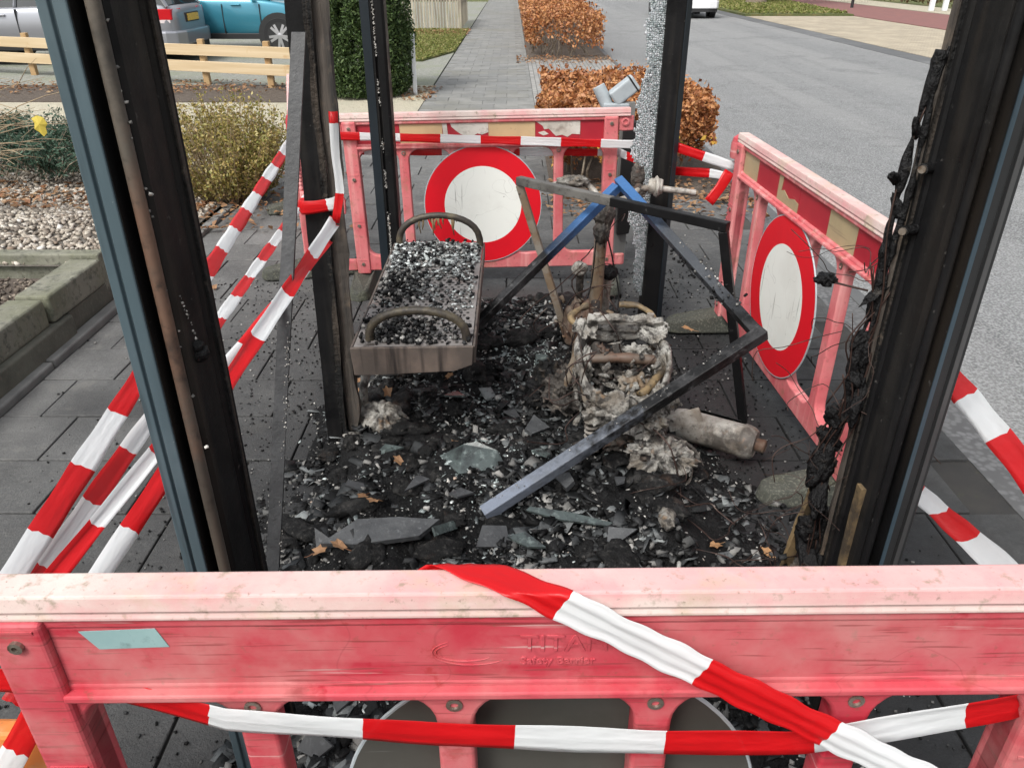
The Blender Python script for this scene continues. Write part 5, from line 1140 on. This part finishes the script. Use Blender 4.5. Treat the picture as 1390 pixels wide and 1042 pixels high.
plate_piece('glass_plate', 'large curved sooty green glass plate in the middle of the debris', 'glass', -.12, 2.14, .035, jag_poly(.105, .075, 10, 4), .008, 'glassplate', (R(24), R(6), R(-14)), bend=-2.2)
plate_piece('slate_piece', 'grey three cornered slab standing out between bench and scooter', 'slab', .075, 2.28, .03, jag_poly(.06, .06, 6, 7), .014, 'slab', (R(20), R(8), R(20)))
plate_piece('slate_piece', 'small grey slab beside the ash grey end of the fallen frame', 'slab', .165, 1.98, .03, jag_poly(.055, .045, 6, 9), .02, 'slab', (R(18), R(-8), R(-20)))
plate_piece('glass_strip', 'long pale green glass splinter near the foot of the fallen frame', 'glass', .17, 1.83, .03, [(-.13, -.012), (-.02, -.022), (.12, -.01), (.13, .004), (0, .012), (-.12, .004)], .007, 'glassplate', (R(14), R(3), R(-14)))
plate_piece('glass_strip', 'narrow upright green glass splinter beside the grey charred board', 'glass', -.2, 1.8, .045, [(-.06, -.012), (.05, -.02), (.07, .006), (-.05, .016)], .007, 'glassplate', (R(40), R(20), R(60)))
for i, (x, y, rx, ry, m, rot) in enumerate([(-.05, 1.74, .07, .04, 'slab', 30), (.05, 1.7, .07, .03, 'glassplate', -10), (-.3, 2.0, .07, .03, 'slab', 70), (-.42, 2.22, .06, .035, 'glassplate', -25), (-.5, 2.0, .05, .03, 'slab', 40), (.3, 1.72, .05, .03, 'slab', 10), (-.22, 2.6, .05, .04, 'glassplate', 50), (-.15, 1.95, .05, .035, 'slab', 5), (.33, 1.95, .05, .03, 'slab', 66), (.1, 2.12, .05, .03, 'glassplate', 95), (-.55, 1.75, .05, .025, 'slab', -40), (.0, 2.45, .05, .03, 'slab', 15), (.12, 2.9, .05, .03, 'glassplate', 70), (-.2, 1.1, .06, .04, 'slab', 20), (-.42, 1.06, .05, .04, 'slab', -20), (-.38, 1.22, .05, .04, 'slab', 60)]):
    plate_piece('debris_fragment', 'hand sized flat slate grey fragment lying loose in the debris' if m == 'slab' else 'hand sized sooty greenish glass fragment lying loose in the debris', 'fragment', x, y, .028, jag_poly(rx, ry, 7, 20 + i), .007, m, (R(random.gauss(18, 16)), R(random.gauss(0, 16)), R(rot)), 'slate fragments in the debris' if m == 'slab' else 'glass fragments in the debris')
# melted pale lump with a stub of pipe below the bench
ml = empty('melted_lump', (-.5, 2.47, 0), 'crumpled pale grey melted lump with a stub of pipe under the bench', 'debris')
MB().tube([(-.545, 2.47, .08), (-.55, 2.5, .16), (-.535, 2.54, .235)], [.016, .015, .018], 12).build('pipe_stub', 'meltpale', ml, world=True, smooth='auto')
blob('cap', (-.53, 2.545, .24), (.03, .022, .02), 'meltpale', ml, .3, 3, 3, seed=9)
for i, (x, y, s) in enumerate([(-.58, 2.42, .035), (-.57, 2.33, .02), (.44, 1.74, .035)]):
    o = blob('pale_clinker', (x, y, float(mound_h(np.array([x]), np.array([y]))[0]) + s * .5), (s * 1.6, s * .7, s * .6), 'meltpale', None, .4, 3, 4, seed=40 + i, rot=(0, .2, -.6 + i)); tag(o, 'small pale melted clinker lying on the black debris', 'debris', 'pale clinkers')
# leaves blown onto it
def single_leaf(label, x, y, z, s, m, rz, seed, tilt=.2, group=None):
    rr = random.Random(seed); n = 11; P = []
    for i in range(n):
        t = 2 * math.pi * i / n; r_ = s * (.75 + .35 * (i % 2)) * rr.uniform(.8, 1.1); P.append((r_ * math.cos(t) * .75, r_ * math.sin(t), .25 * s * abs(math.cos(t)) * rr.uniform(.3, 1.4)))
    b = MB(); b.add(P + [(0, 0, 0)], [(i, (i + 1) % n, n) for i in range(n)]); b.tube([(0, -s * .7, .003), (s * .1, -s * 1.3, .004), (s * .05, -s * 1.7, .006)], [.0012, .001, .0008], 4)
    o = b.build('fallen_leaf', m); o.location = (x, y, z); o.rotation_euler = (tilt, rr.uniform(-.2, .2), rz); o.modifiers.new('s', 'SOLIDIFY').thickness = .0006
    return tag(o, label, 'leaf', group)
single_leaf('curled pale orange leaf on bare paving beside the barrier foot', .755, 1.765, .012, .026, 'orangeleaf', .6, 1)
single_leaf('small yellow brown leaf near the tangled wire', .605, 1.79, .02, .022, 'orangeleaf', 2, 2)
single_leaf('orange leaf lying on the far barrier foot', .80, 3.22, .075, .032, 'orangeleaf', 1.2, 3)
single_leaf('brown leaf on the grey paving left of the thin bar', -1.45, 4.95, .012, .04, 'dryleaf', .4, 4)
gz = lambda x, y: float(mound_h(np.array([x]), np.array([y]))[0])
for i, (x, y) in enumerate([(-.46, 1.92), (-.42, 1.9), (-.49, 1.7), (-.55, 1.72), (-.6, 2.62), (-.62, 2.75), (-.38, 2.15), (-.2, 2.3), (-.25, 2.74), (-.64, 2.4), (-.48, 2.6)]):
    single_leaf('curled brown leaf lying loose on the black debris', x, y, gz(x, y) + .03, random.uniform(.018, .03), random.choice(['dryleaf', 'dryleaf', 'orangeleaf', 'dryleaf']), random.uniform(0, 6), 10 + i, .4, 'leaves on the debris')
for i, (x, y) in enumerate([(-1.2, 4.6), (-1.75, 4.4), (-1.6, 3.9), (-1.3, 5.5), (-1.05, 5.0), (-1.85, 4.9), (-1.55, 5.3)]):
    single_leaf('dry leaf on the paving in front of the shrub', x, y, .012, random.uniform(.02, .035), 'dryleaf', random.uniform(0, 6), 30 + i, .2, 'leaves on the paving')

# ---------------------------------------------------------------- burnt scooter
sc = empty('burnt_scooter', (.38, 2.6, 0), 'burnt out motor scooter reduced to frame, engine and forks under fallen frames', 'scooter')
def tube(name, pts, r_, m, parent=sc, n=12, sm='auto'): return MB().tube(pts, r_, n).build(name, m, parent, world=True, smooth=sm)
def curve(P, n=24):
    P = [Vector(p) for p in P]; out = []
    for i in range(n + 1):
        t = i / n * (len(P) - 1); j = min(int(t), len(P) - 2); f = t - j
        p0, p1, p2, p3 = P[max(j - 1, 0)], P[j], P[j + 1], P[min(j + 2, len(P) - 1)]
        out.append(.5 * ((2 * p1) + (p2 - p0) * f + (2 * p0 - 5 * p1 + 4 * p2 - p3) * f * f + (3 * p1 - p0 - 3 * p2 + p3) * f ** 3))
    return out
col_ = tube('steering_column', [(.372, 3.2, .03), (.375, 3.22, .2), (.382, 3.24, .4), (.39, 3.25, .6)], [.034, .03, .027, .03], 'rustbar')
blob('column_head', (.395, 3.24, .6), (.045, .045, .06), 'meltdark', col_, .35, 3, 4, seed=2); blob('column_head', (.385, 3.22, .53), (.035, .04, .05), 'meltdark', col_, .4, 3, 4, seed=12)
hb = tube('handlebar', curve([(.17, 3.33, .70), (.28, 3.34, .722), (.34, 3.34, .69), (.40, 3.3, .64), (.5, 3.32, .65), (.58, 3.35, .685), (.80, 3.36, .662)]), .0135, 'muffler')
blob('lever_clamp', (.26, 3.33, .72), (.07, .03, .025), 'meltpale', hb, .35, 3, 4, seed=3); blob('switch_housing', (.55, 3.36, .67), (.036, .03, .03), 'meltdark', hb, .5, 3, 4, seed=6)
MB().lathe([(.01, -.03), (.03, -.03), (.034, -.02), (.034, .02), (.03, .03), (.01, .03)], 20, Matrix.Translation((.625, 3.36, .69)) @ Matrix.Rotation(R(90), 4, 'Y') @ Matrix.Rotation(R(15), 4, 'X')).build('throttle_drum', 'muffler', hb, world=True, smooth='auto')
blob('throttle_drum_rim', (.628, 3.355, .69), (.016, .04, .045), 'muffler', hb, .2, 3, 4, seed=26)
tube('grip_core', [(.64, 3.36, .685), (.81, 3.36, .66)], [.012, .0115], 'rustbar', hb)
blob('headlamp_bracket', (.545, 3.38, .735), (.028, .018, .05), 'meltdark', sc, .5, 2.5, 4, seed=16)
for s in (-1, 1): tube('fork_leg', [(.37 + s * .062, 3.28, .34), (.37 + s * .065, 3.34, .02)], [.018, .015], 'muffler' if s > 0 else 'meltdark')
blob('fork_clamp', (.30, 3.26, .35), (.035, .03, .035), 'meltpale', sc, .3, 3, 4, seed=8); blob('fork_clamp', (.43, 3.27, .33), (.04, .035, .035), 'tarmelt', sc, .35, 3, 4, seed=18)
MB().lathe([(.09, -.035), (.1, -.03), (.1, .03), (.09, .035), (.06, .03), (.06, -.03)], 26, Matrix.Translation((.37, 3.36, .06)) @ Matrix.Rotation(R(90), 4, 'Y')).build('front_wheel', 'meltdark', sc, world=True, smooth='auto')
tube('down_tube', curve([(.372, 3.2, .22), (.365, 3.08, .1), (.36, 2.9, .075), (.36, 2.7, .09), (.37, 2.6, .2), (.38, 2.5, .33)]), .02, 'meltdark')
tube('frame_rail', curve([(.30, 2.95, .08), (.25, 2.75, .12), (.24, 2.6, .28), (.235, 2.48, .36)]), .014, 'rustbar'); tube('frame_rail', curve([(.43, 2.95, .08), (.5, 2.75, .12), (.525, 2.6, .28), (.53, 2.48, .36)]), .014, 'rustbar')
# rear sub-frame: a ring of half melted alloy
ring_pts = [(.225, 2.40), (.228, 2.25), (.25, 2.15), (.34, 2.1), (.45, 2.12), (.5, 2.2), (.53, 2.32), (.528, 2.44), (.49, 2.53), (.4, 2.555), (.29, 2.54), (.24, 2.48)]
def lumpy_ring(name, pts, z, r_, m, seed, parent=sc, amp=.3, flat=(1, 1), dz=None):
    P = curve([(x, y, z + (dz(x, y) if dz else 0)) for x, y in pts + pts[:2]], 110)[:-8]; n = 14
    b = MB(); b.tube(P, r_, n, cap=True); V = np.array([tuple(v) for v in b.v]); ctr = np.repeat(np.array([tuple(p) for p in P]), n, 0)
    nz = fbm(V * 13, 4, seed); n2 = fbm(V * 55, 3, seed + 4); V = ctr + (V - ctr) * np.array([flat[0], flat[0], flat[1]]) * (1 + (nz - .45) * 2.6 * amp + (n2 - .44) * amp)[:, None]; b.v = [tuple(v) for v in V]; return b.build(name, m, parent, world=True, smooth=True)
lumpy_ring('seat_ring', ring_pts, .36, .017, 'meltpale', 4, amp=.5, flat=(.62, 1.7), dz=lambda x, y: -.06 * np.clip((2.2 - y) / .12, 0, 1))
lumpy_ring('lower_ring', [(.375 + (x - .375) * .9, 2.35 + (y - 2.35) * .82) for x, y in ring_pts], .27, .010, 'rustbar', 14, amp=.5)
def lumpy(name, P, r_, m, seed, amp=.4, parent=sc):
    P = curve(P, 26); b = MB(); b.tube(P, r_, 10); V = np.array([tuple(v) for v in b.v]); ctr = np.repeat(np.array([tuple(p) for p in P]), 10, 0)
    nz = fbm(V * 30, 4, seed); V = ctr + (V - ctr) * (1 + (nz - .45) * 4 * amp)[:, None]; b.v = [tuple(v) for v in V]; return b.build(name, m, parent, world=True, smooth=True)
lumpy('cross_tube', [(.24, 2.37, .345), (.38, 2.375, .35), (.52, 2.365, .345)], .017, 'bead', 236, .15); lumpy('cross_tube', [(.42, 2.2, .3), (.47, 2.25, .325), (.515, 2.31, .34)], .014, 'gold', 232, .3); blob('dark_void_fill', (.37, 2.3, .2), (.12, .15, .07), 'tarmelt', sc, .5, 3, 4, seed=203)  # last blob: black filler standing in for the shade inside the ring
# cast rear bracket: an uneven plate with two windows
me = plate_mesh('rear_bracket', [(-.14, -.03), (-.11, -.05), (.0, -.045), (.12, -.05), (.145, -.02), (.135, .04), (.1, .03), (.06, .05), (.02, .032), (-.04, .05), (-.09, .036), (-.13, .045)], [rrect(-.1, -.05, -.02, .012, .008, 3), rrect(-.03, .05, -.03, .008, .01, 3), rrect(.07, .11, -.022, .016, .008, 3)], .012, .004)
V = np.array([v.co[:] for v in me.vertices]); V += (fbm(V * 45, 3, 5) - .47)[:, None] * np.array([.012, .02, .012]); V = V @ np.array(Euler((R(35), 0, R(-3))).to_matrix()).T + np.array([.40, 2.52, .415])
inv = np.array(chain(sc).inverted()); V = V @ inv[:3, :3].T + inv[:3, 3]; me.vertices.foreach_set('co', V.astype(np.float32).ravel()); me.update(); link_mesh(me, 'rear_bracket', 'meltpale', sc)
for x in (.30, .49): MB().lathe([(.012, 0), (.013, .025), (.004, .026)], 10, Matrix.Translation((x, 2.515, .43))).build('bolt_boss', 'muffler', sc, world=True)
lumpy('seat_hoop', [(.24, 2.54, .39), (.215, 2.6, .41), (.28, 2.66, .425)], .011, 'gold', 5, .5); lumpy('seat_hoop', [(.40, 2.67, .425), (.47, 2.665, .42), (.52, 2.6, .405), (.528, 2.5, .38)], .009, 'gold', 6, .5)
lumpy('side_strut', [(.23, 2.42, .36), (.2, 2.44, .22), (.17, 2.5, .08)], .013, 'rustbar', 7); lumpy('side_strut', [(.53, 2.40, .36), (.54, 2.42, .22), (.52, 2.48, .06)], .012, 'meltpale', 8); lumpy('side_strut', [(.27, 2.13, .36), (.30, 2.16, .22), (.36, 2.2, .12)], .011, 'meltpale', 9)
for (x, y, z), sz, m, sd in (((.245, 2.37, .30), (.03, .055, .075), 'meltpale', 51), ((.515, 2.36, .30), (.026, .07, .085), 'meltpale', 52), ((.36, 2.115, .30), (.085, .022, .05), 'meltpale', 53), ((.42, 2.3, .27), (.06, .05, .045), 'rustbar', 54), ((.33, 2.42, .27), (.05, .06, .04), 'meltdark', 57), ((.44, 2.45, .33), (.045, .03, .03), 'meltpale', 58), ((.46, 2.13, .31), (.035, .025, .05), 'meltpale', 59)):
    blob('melted_housing', (x, y, z), sz, m, sc, .75, 3.2, 5, seed=sd)
blob('engine_block', (.40, 2.38, .13), (.12, .15, .12), 'meltdark', sc, .6, 3, 5, seed=55, floor=.01); blob('burnt_tank', (.17, 2.6, .08), (.1, .13, .09), 'tarmelt', sc, .7, 3, 5, seed=56, floor=.01)
blob('engine_bits', (.2, 2.5, .18), (.05, .07, .06), 'meltdark', sc, .7, 3.2, 5, seed=66); blob('engine_bits', (.43, 2.17, .19), (.07, .05, .06), 'meltdark', sc, .7, 3.2, 5, seed=67)
def junk(name, n, c, sd, lo, hi, m, th=.35):
    C = np.stack([RNG.normal(c[k], sd[k], n) for k in range(3)], 1); C[:, 2] = np.maximum(C[:, 2], .02); z = RNG.uniform(lo, hi, n)
    o = chips(name, C, np.stack([z, z * RNG.uniform(.3, .9, n), z * th * RNG.uniform(.3, 1, n)], 1), m, sc, flat=1.3, jag=.4); tag(o, kind='stuff')
junk('metal_scraps', 170, (.4, 2.3, .25), (.07, .1, .06), .008, .035, 'meltpale'); junk('metal_scraps', 260, (.38, 2.3, .16), (.08, .12, .07), .008, .04, 'meltdark'); junk('metal_scraps', 150, (.19, 2.56, .12), (.05, .07, .05), .008, .035, 'meltdark'); junk('metal_scraps', 160, (.47, 2.1, .1), (.06, .045, .035), .008, .035, 'meltpale'); junk('metal_scraps', 120, (.36, 3.15, .12), (.06, .06, .07), .008, .03, 'rustbar')
def crumple(name, c, rx, ry, rot, m, parent, seed, fold=.02, dome=0., pleat=0, n=44, thr=1.0):
    u, v = np.meshgrid(np.linspace(-1.15, 1.15, n), np.linspace(-1.15, 1.15, n)); u, v = u.ravel(), v.ravel(); rr_ = np.hypot(u, v); th = np.arctan2(v, u)
    P = np.stack([u, v, 0 * u], 1); nz = fbm(P * 1.6 + seed * 9.1, 4, seed); n2 = fbm(P * 5 + seed * 5.3, 3, seed + 5)
    z = fold * 2.4 * (nz - .47) + fold * np.abs(np.sin(4.5 * (u * math.cos(seed) + v * math.sin(seed)) + 6 * (nz - .47))) + fold * .8 * (n2 - .44) + dome * (1 - rr_ ** 2)
    if pleat: z = z + fold * 1.1 * np.abs(np.sin(pleat * th / 2 + 5 * (nz - .47))) * np.clip(rr_ * 1.3, 0, 1)
    V = np.stack([u * rx * (1 + .25 * (n2 - .44)), v * ry * (1 + .25 * (nz - .47)), z], 1)
    keepv = rr_ + (fbm(P * 3.2 + seed * 2.7, 3, seed + 11) - .47) * 1.1 < thr
    idx = np.arange(n * n).reshape(n, n); F = np.stack([idx[:-1, :-1], idx[:-1, 1:], idx[1:, 1:], idx[1:, :-1]], -1).reshape(-1, 4); F = F[keepv[F].all(1)]
    V = V @ np.array(Euler(rot).to_matrix()).T + np.array(c); V[:, 2] = np.maximum(V[:, 2], .006)
    inv = np.array(chain(parent).inverted()); V = V @ inv[:3, :3].T + inv[:3, 3]
    us = np.unique(F); mp_ = np.full(n * n, -1); mp_[us] = np.arange(len(us)); o = link_mesh(np_mesh(name, V[us], mp_[F]), name, m, parent); o.data.shade_smooth()
    md = o.modifiers.new('s', 'SOLIDIFY'); md.thickness = .0022
    return o
for i, (c, rx, ry, rot, m, fo) in enumerate([((.29, 2.14, .27), .07, .045, (1.25, .1, .2), 'meltpale', .016), ((.42, 2.11, .25), .075, .05, (1.2, -.1, -.1), 'meltpale', .018), ((.50, 2.2, .28), .05, .06, (1.2, .3, -.8), 'meltpale', .014), ((.22, 2.3, .27), .06, .07, (1.3, 0, 1.4), 'meltpale', .014),
        ((.26, 2.5, .4), .05, .05, (.5, .3, .2), 'meltpale', .016), ((.5, 2.48, .4), .05, .05, (.5, -.3, .2), 'meltpale', .016), ((.36, 2.16, .17), .08, .05, (1.0, .1, .3), 'meltdark', .018), ((.47, 2.24, .17), .06, .06, (.9, .2, -.4), 'rustbar', .016), ((.18, 2.45, .16), .06, .08, (.7, -.6, .4), 'meltdark', .02), ((.15, 2.6, .15), .08, .07, (.4, .2, .1), 'char', .022), ((.4, 2.46, .3), .08, .04, (.8, 0, 0), 'meltdark', .012), ((.33, 2.44, .33), .04, .04, (.3, .6, .1), 'bead', .012)]):
    crumple('torn_metal', c, rx, ry, rot, m, sc, 200 + i, fo)
# shock absorber: a real coil
co = [(.265 + .022 * math.cos(t), 2.165 + .022 * math.sin(t), .105 + .215 * t / (2 * math.pi * 12)) for t in np.linspace(0, 2 * math.pi * 12, 200)]
sp_ = tube('shock_absorber', [(.265, 2.165, .07), (.265, 2.165, .34)], .011, 'meltdark'); tube('coil_spring', co, .0058, 'muffler', sp_, 6, True)
# swing arm, drum and casing
cs = blob('drive_casing', (.475, 2.1, .06), (.11, .065, .075), 'meltdark', sc, .6, 2.2, 5, seed=71, rot=(.4, 0, .3), floor=.008)
fan = crumple('fan_shroud', (.475, 2.085, .125), .115, .09, (.62, .12, .25), 'meltpale', sc, 301, .016, dome=.03, pleat=16, n=70)
for i in range(7):
    t = R(-75 + i * 22); MB().bar((.50 + .02 * math.cos(t), 2.075 + .015 * math.sin(t), .15), (.50 + .075 * math.cos(t), 2.075 + .055 * math.sin(t), .135 + .03 * math.sin(t)), .004, .018).build('fan_blade', 'meltpale', fan, world=True)
for k_, (r_, m) in enumerate(((.105, 'meltpale'), (.112, 'muffler'), (.12, 'meltdark'))):
    MR = Matrix.Translation((.50 + .016 * k_, 2.10 + .008 * k_, .10 - .006 * k_)) @ Euler((.62, .35, .2)).to_matrix().to_4x4()
    P = [MR @ Vector((r_ * math.cos(t), r_ * .85 * math.sin(t), 0)) for t in np.linspace(R(-75), R(125), 26)]
    lumpy('casing_rim', [tuple(P[i]) for i in range(0, 26, 3)], .0055, m, 310 + k_, .3, cs)
hubM = Matrix.Translation((.375, 2.06, .055)) @ Matrix.Rotation(R(-58), 4, 'X') @ Matrix.Rotation(R(-28), 4, 'Y')
dr = MB().lathe([(.012, .0), (.03, .012), (.05, .012), (.054, .0), (.06, .006), (.066, .006), (.068, -.02), (.06, -.03)], 30, hubM @ Matrix.Rotation(R(180), 4, 'X')).build('brake_drum', 'ironrust', sc, world=True, smooth='auto')
MB().lathe([(.03, .014), (.055, .014), (.066, .008), (.069, -.02)], 30, hubM).build('brake_drum', 'meltdark', sc, world=True, smooth='auto')
# exhaust and muffler
m0, m1 = Vector((.60, 2.365, .095)), Vector((.835, 2.225, .095)); dm = (m1 - m0).normalized()
MM = Matrix.Translation(m0) @ dm.to_track_quat('Z', 'Y').to_matrix().to_4x4(); LM = (m1 - m0).length
mf = MB().lathe([(.03, -.05), (.05, -.015), (.056, .01), (.057, LM - .05), (.06, LM - .045), (.06, LM - .03), (.055, LM - .012), (.046, LM)], 28, MM).build('muffler', 'muffler', sc, world=True, smooth='auto')
MB().lathe([(.022, LM - .005), (.024, LM + .03), (.018, LM + .034), (.016, LM + .0)], 18, MM).build('tail_pipe', 'ironrust', mf, world=True, smooth='auto')
MB().lathe([(.012, LM + .005), (.0165, LM + .031)], 14, MM).build('pipe_bore', 'blackplastic', mf, world=True)
hsd = MB()
for i in range(9):
    a = R(-25 + i * 9); a2 = R(-25 + (i + 1) * 9)
    hsd.add([MM @ Vector((q * math.cos(t), q * math.sin(t), z)) for z in (.02, LM - .07) for t in (a, a2) for q in (.064, .0665)], [(0, 1, 5, 4), (2, 6, 7, 3), (0, 4, 6, 2), (1, 3, 7, 5), (0, 2, 3, 1), (4, 5, 7, 6)])
hsd.build('heat_shield', 'tarmelt', mf, world=True)
MB().bar((.55, 2.33, .11), (.66, 2.31, .16), .06, .012, up=(0, -1, .6)).build('muffler_bracket', 'muffler', sc, world=True, bevel=.004)
tube('exhaust_pipe', curve([(.45, 2.45, .09), (.52, 2.44, .07), (.58, 2.39, .09), (.6, 2.37, .095)]), .014, 'ironrust')
# cables and wires along the wreck
def wires(parent, n, box, r_, ln, m='wire', seed=0, name='loose_wire', down=.0):
    rr = random.Random(seed)
    for i in range(n):
        p = Vector([rr.uniform(box[k][0], box[k][1]) for k in range(3)]); d = Vector((rr.gauss(0, 1), rr.gauss(0, 1), rr.gauss(.1, .8))).normalized(); P = [p.copy()]
        for k in range(6):
            d = (d + Vector((rr.gauss(0, .5), rr.gauss(0, .5), rr.gauss(-down, .4)))).normalized(); p = p + d * ln * rr.uniform(.1, .25); p.z = max(p.z, .008); P.append(p.copy())
        MB().tube(curve(P, 18), rr.uniform(.6, 1.2) * r_, 5).build(name, m, parent, world=True, smooth=True)
crumple('folded_lump', (-.485, 2.43, .05), .1, .08, (.35, .1, .2), 'meltpale', ml, 401, .014, dome=.075, pleat=14, n=64); crumple('folded_lump', (-.56, 2.42, .03), .04, .05, (.5, -.4, .2), 'meltpale', ml, 402, .012, dome=.03, pleat=8)
wires(sc, 16, ((.2, .55), (2.1, 2.55), (.15, .4)), .0022, .3, seed=1, down=.15); wires(sc, 14, ((.30, .45), (3.1, 3.25), (.1, .5)), .0024, .4, seed=2, down=.3)
tube('brake_cable', curve([(.39, 3.22, .58), (.44, 3.2, .4), (.47, 3.16, .22), (.38, 3.05, .1), (.24, 2.95, .12), (.2, 2.9, .2)]), .0035, 'tarmelt'); tube('brake_cable', curve([(.36, 3.2, .5), (.34, 3.15, .3), (.26, 3.0, .12), (.2, 2.8, .09)]), .0032, 'tarmelt')
for s, x in ((1, .35), (2, .36)): blob('charred_fork_cover', (x - .04 * s, 3.12, .12), (.05, .06, .12), 'ironrust', sc, .5, 2.4, 4, seed=80 + s, floor=.01)
# wire bundle lying between scooter and near barrier
wb = empty('wire_tangle', (.48, 1.85, 0), 'thin burnt cable and wires curling over the debris beside the drum', 'wires')
MB().tube(curve([(.43, 1.95, .06), (.46, 1.86, .05), (.45, 1.77, .04), (.41, 1.72, .05), (.37, 1.70, .045)]), .004, 6).build('cable', 'muffler', wb, world=True, smooth=True)
MB().tube(curve([(.44, 1.9, .04), (.5, 1.96, .05), (.56, 2.02, .07), (.6, 2.0, .05), (.63, 1.93, .03)]), .0032, 6).build('cable', 'tarmelt', wb, world=True, smooth=True)
wires(wb, 10, ((.35, .6), (1.7, 1.95), (.03, .07)), .0018, .3, seed=5, name='wire')

# ---------------------------------------------------------------- melted cable bundle on the right post
cb = empty('melted_cables', (.67, 1.36, 0), 'molten black cable loom and wires clinging to the right shelter post', 'cables')
path = curve([(.665, 1.40, .03), (.675, 1.36, .2), (.668, 1.34, .35), (.66, 1.335, .49), (.648, 1.335, .64), (.662, 1.33, .785), (.661, 1.33, .9), (.674, 1.33, 1.0), (.668, 1.33, 1.116), (.667, 1.33, 1.21), (.672, 1.33, 1.3), (.684, 1.33, 1.42)], 110)
rr = random.Random(3)
def charred_strand(name, P, r0, seed, m='tarmelt', amp=1.6):
    b = MB(); b.tube(P, r0, 9); V = np.array([tuple(v) for v in b.v]); ctr = np.repeat(np.array([tuple(p) for p in P]), 9, 0)
    nz = fbm(V * 38, 4, seed); sw = fbm(ctr * 17 + seed, 2, seed + 3)
    V = ctr + (V - ctr) * ((.2 + amp * nz) * (.25 + 2.2 * np.clip(sw - .22, 0, 1)))[:, None]; b.v = [tuple(v) for v in V]
    return b.build(name, m, cb, world=True, smooth=True)
charred_strand('cable_loom', path, .0135, 3); charred_strand('cable_loom', [p + Vector((.010 + .006 * math.sin(p.z * 17), -.008, .006)) for p in path], .008, 23)
for i, (t, sz) in enumerate([(.62, .012), (.53, .02), (.50, .016), (.44, .022), (.40, .018), (.33, .026), (.29, .022), (.72, .009), (.84, .01), (.92, .008), (.36, .03), (.46, .024), (.25, .03), (.21, .028), (.56, .017), (.66, .014), (.78, .012)]):
    p = path[int(t * 109)]; blob('molten_clump', (p.x + rr.gauss(0, .008), p.y + rr.gauss(0, .006), p.z), (sz * rr.uniform(.5, .9), sz * .7, sz * rr.uniform(1.2, 2.6)), 'tarmelt', cb, .65, 1.7, 4, seed=90 + i, rot=(rr.gauss(0, .3), rr.gauss(0, .4), 0))
blob('molten_rod', (.592, 1.375, 1.017), (.02, .012, .012), 'tarmelt', cb, .7, 3, 4, seed=120)
MB().tube([(.60, 1.375, 1.013), (.67, 1.36, 1.0)], .002, 6).build('wire', 'wire', cb, world=True)
rough_bar('scorched_strip', 'gold', cb, (.640, 1.45, .0), (.668, 1.37, .60), .02, .01, .009, 70)
rough_bar('scorched_strip', 'gold', pR, (.702, 1.262, .2), (.702, 1.262, .62), .012, .02, .004, 77)
rough_bar('scorched_strip', 'charwood', pR, (.690, 1.33, .3), (.690, 1.33, 1.5), .012, .012, .008, 78)
blob('burnt_heap', (.675, 1.44, .1), (.08, .085, .16), 'tarmelt', cb, .6, 3.2, 5, seed=121, floor=.008); blob('burnt_heap', (.70, 1.40, .26), (.045, .05, .075), 'meltdark', cb, .6, 3, 5, seed=122); blob('pale_scrap', (.685, 1.36, .34), (.018, .01, .026), 'meltpale', cb, .5, 2.6, 4, seed=123)
n = 420; C = np.stack([RNG.normal(.665, .04, n), RNG.normal(1.42, .045, n), np.abs(RNG.normal(.1, .11, n)) + .01], 1); s0 = RNG.uniform(.005, .022, n)
o = chips('heap_crust', C, np.stack([s0, s0 * .6, s0 * .5], 1), 'chipchar', cb, flat=1.5); tag(o, kind='stuff')
wires(cb, 30, ((.63, .70), (1.31, 1.36), (.5, 1.1)), .0009, .22, seed=9, name='wire', down=.1); wires(cb, 30, ((.62, .74), (1.34, 1.44), (.08, .36)), .0013, .2, seed=10, name='wire', down=.05)
for i in range(9):
    a0 = rr.uniform(.1, .5); a1 = a0 + rr.uniform(.15, .5); P = [path[int(109 * min(.98, a0 + (a1 - a0) * k / 5))] + Vector((rr.gauss(0, .016), rr.gauss(-.008, .008), 0)) for k in range(6)]
    MB().tube(curve(P, 22), .0016, 6).build('wire', 'wire', cb, world=True, smooth=True)

# ---------------------------------------------------------------- things behind the rear barrier
ut = empty('utility_pole', (.64, 4.36, 0), 'grey box and pipe head on a short board fixed behind the rear barrier', 'post')
MB().box((.625, 4.36, .44), (.075, .03, .9)).build('board', 'zinc', ut, world=True, bevel=.003)
MB().prism([(.6, .17), (.67, .18), (.70, .42), (.675, .5), (.70, .66), (.67, .80), (.60, .79)], 4.30, 4.335, T=lambda p: (p[0], p[2], p[1])).build('black_panel', 'blackplastic', ut, world=True, bevel=.006)
MB().tube([(.53, 4.38, .84), (.463, 4.4, .965)], [.036, .034], 20).build('pipe', 'lightgrey', ut, world=True, smooth='auto', bevel=.004)
MB().box((.60, 4.38, .945), (.15, .09, .085), Matrix.Rotation(R(-38), 3, 'Y')).build('box_head', 'lightgrey', ut, world=True, bevel=.012, seg=3)
MB().box((.645, 4.38, .98), (.008, .094, .09), Matrix.Rotation(R(-38), 3, 'Y')).build('box_seam', 'blackplastic', ut, world=True)
MB().box((.56, 4.37, .86), (.14, .07, .05)).build('bracket', 'lightgrey', ut, world=True, bevel=.008)
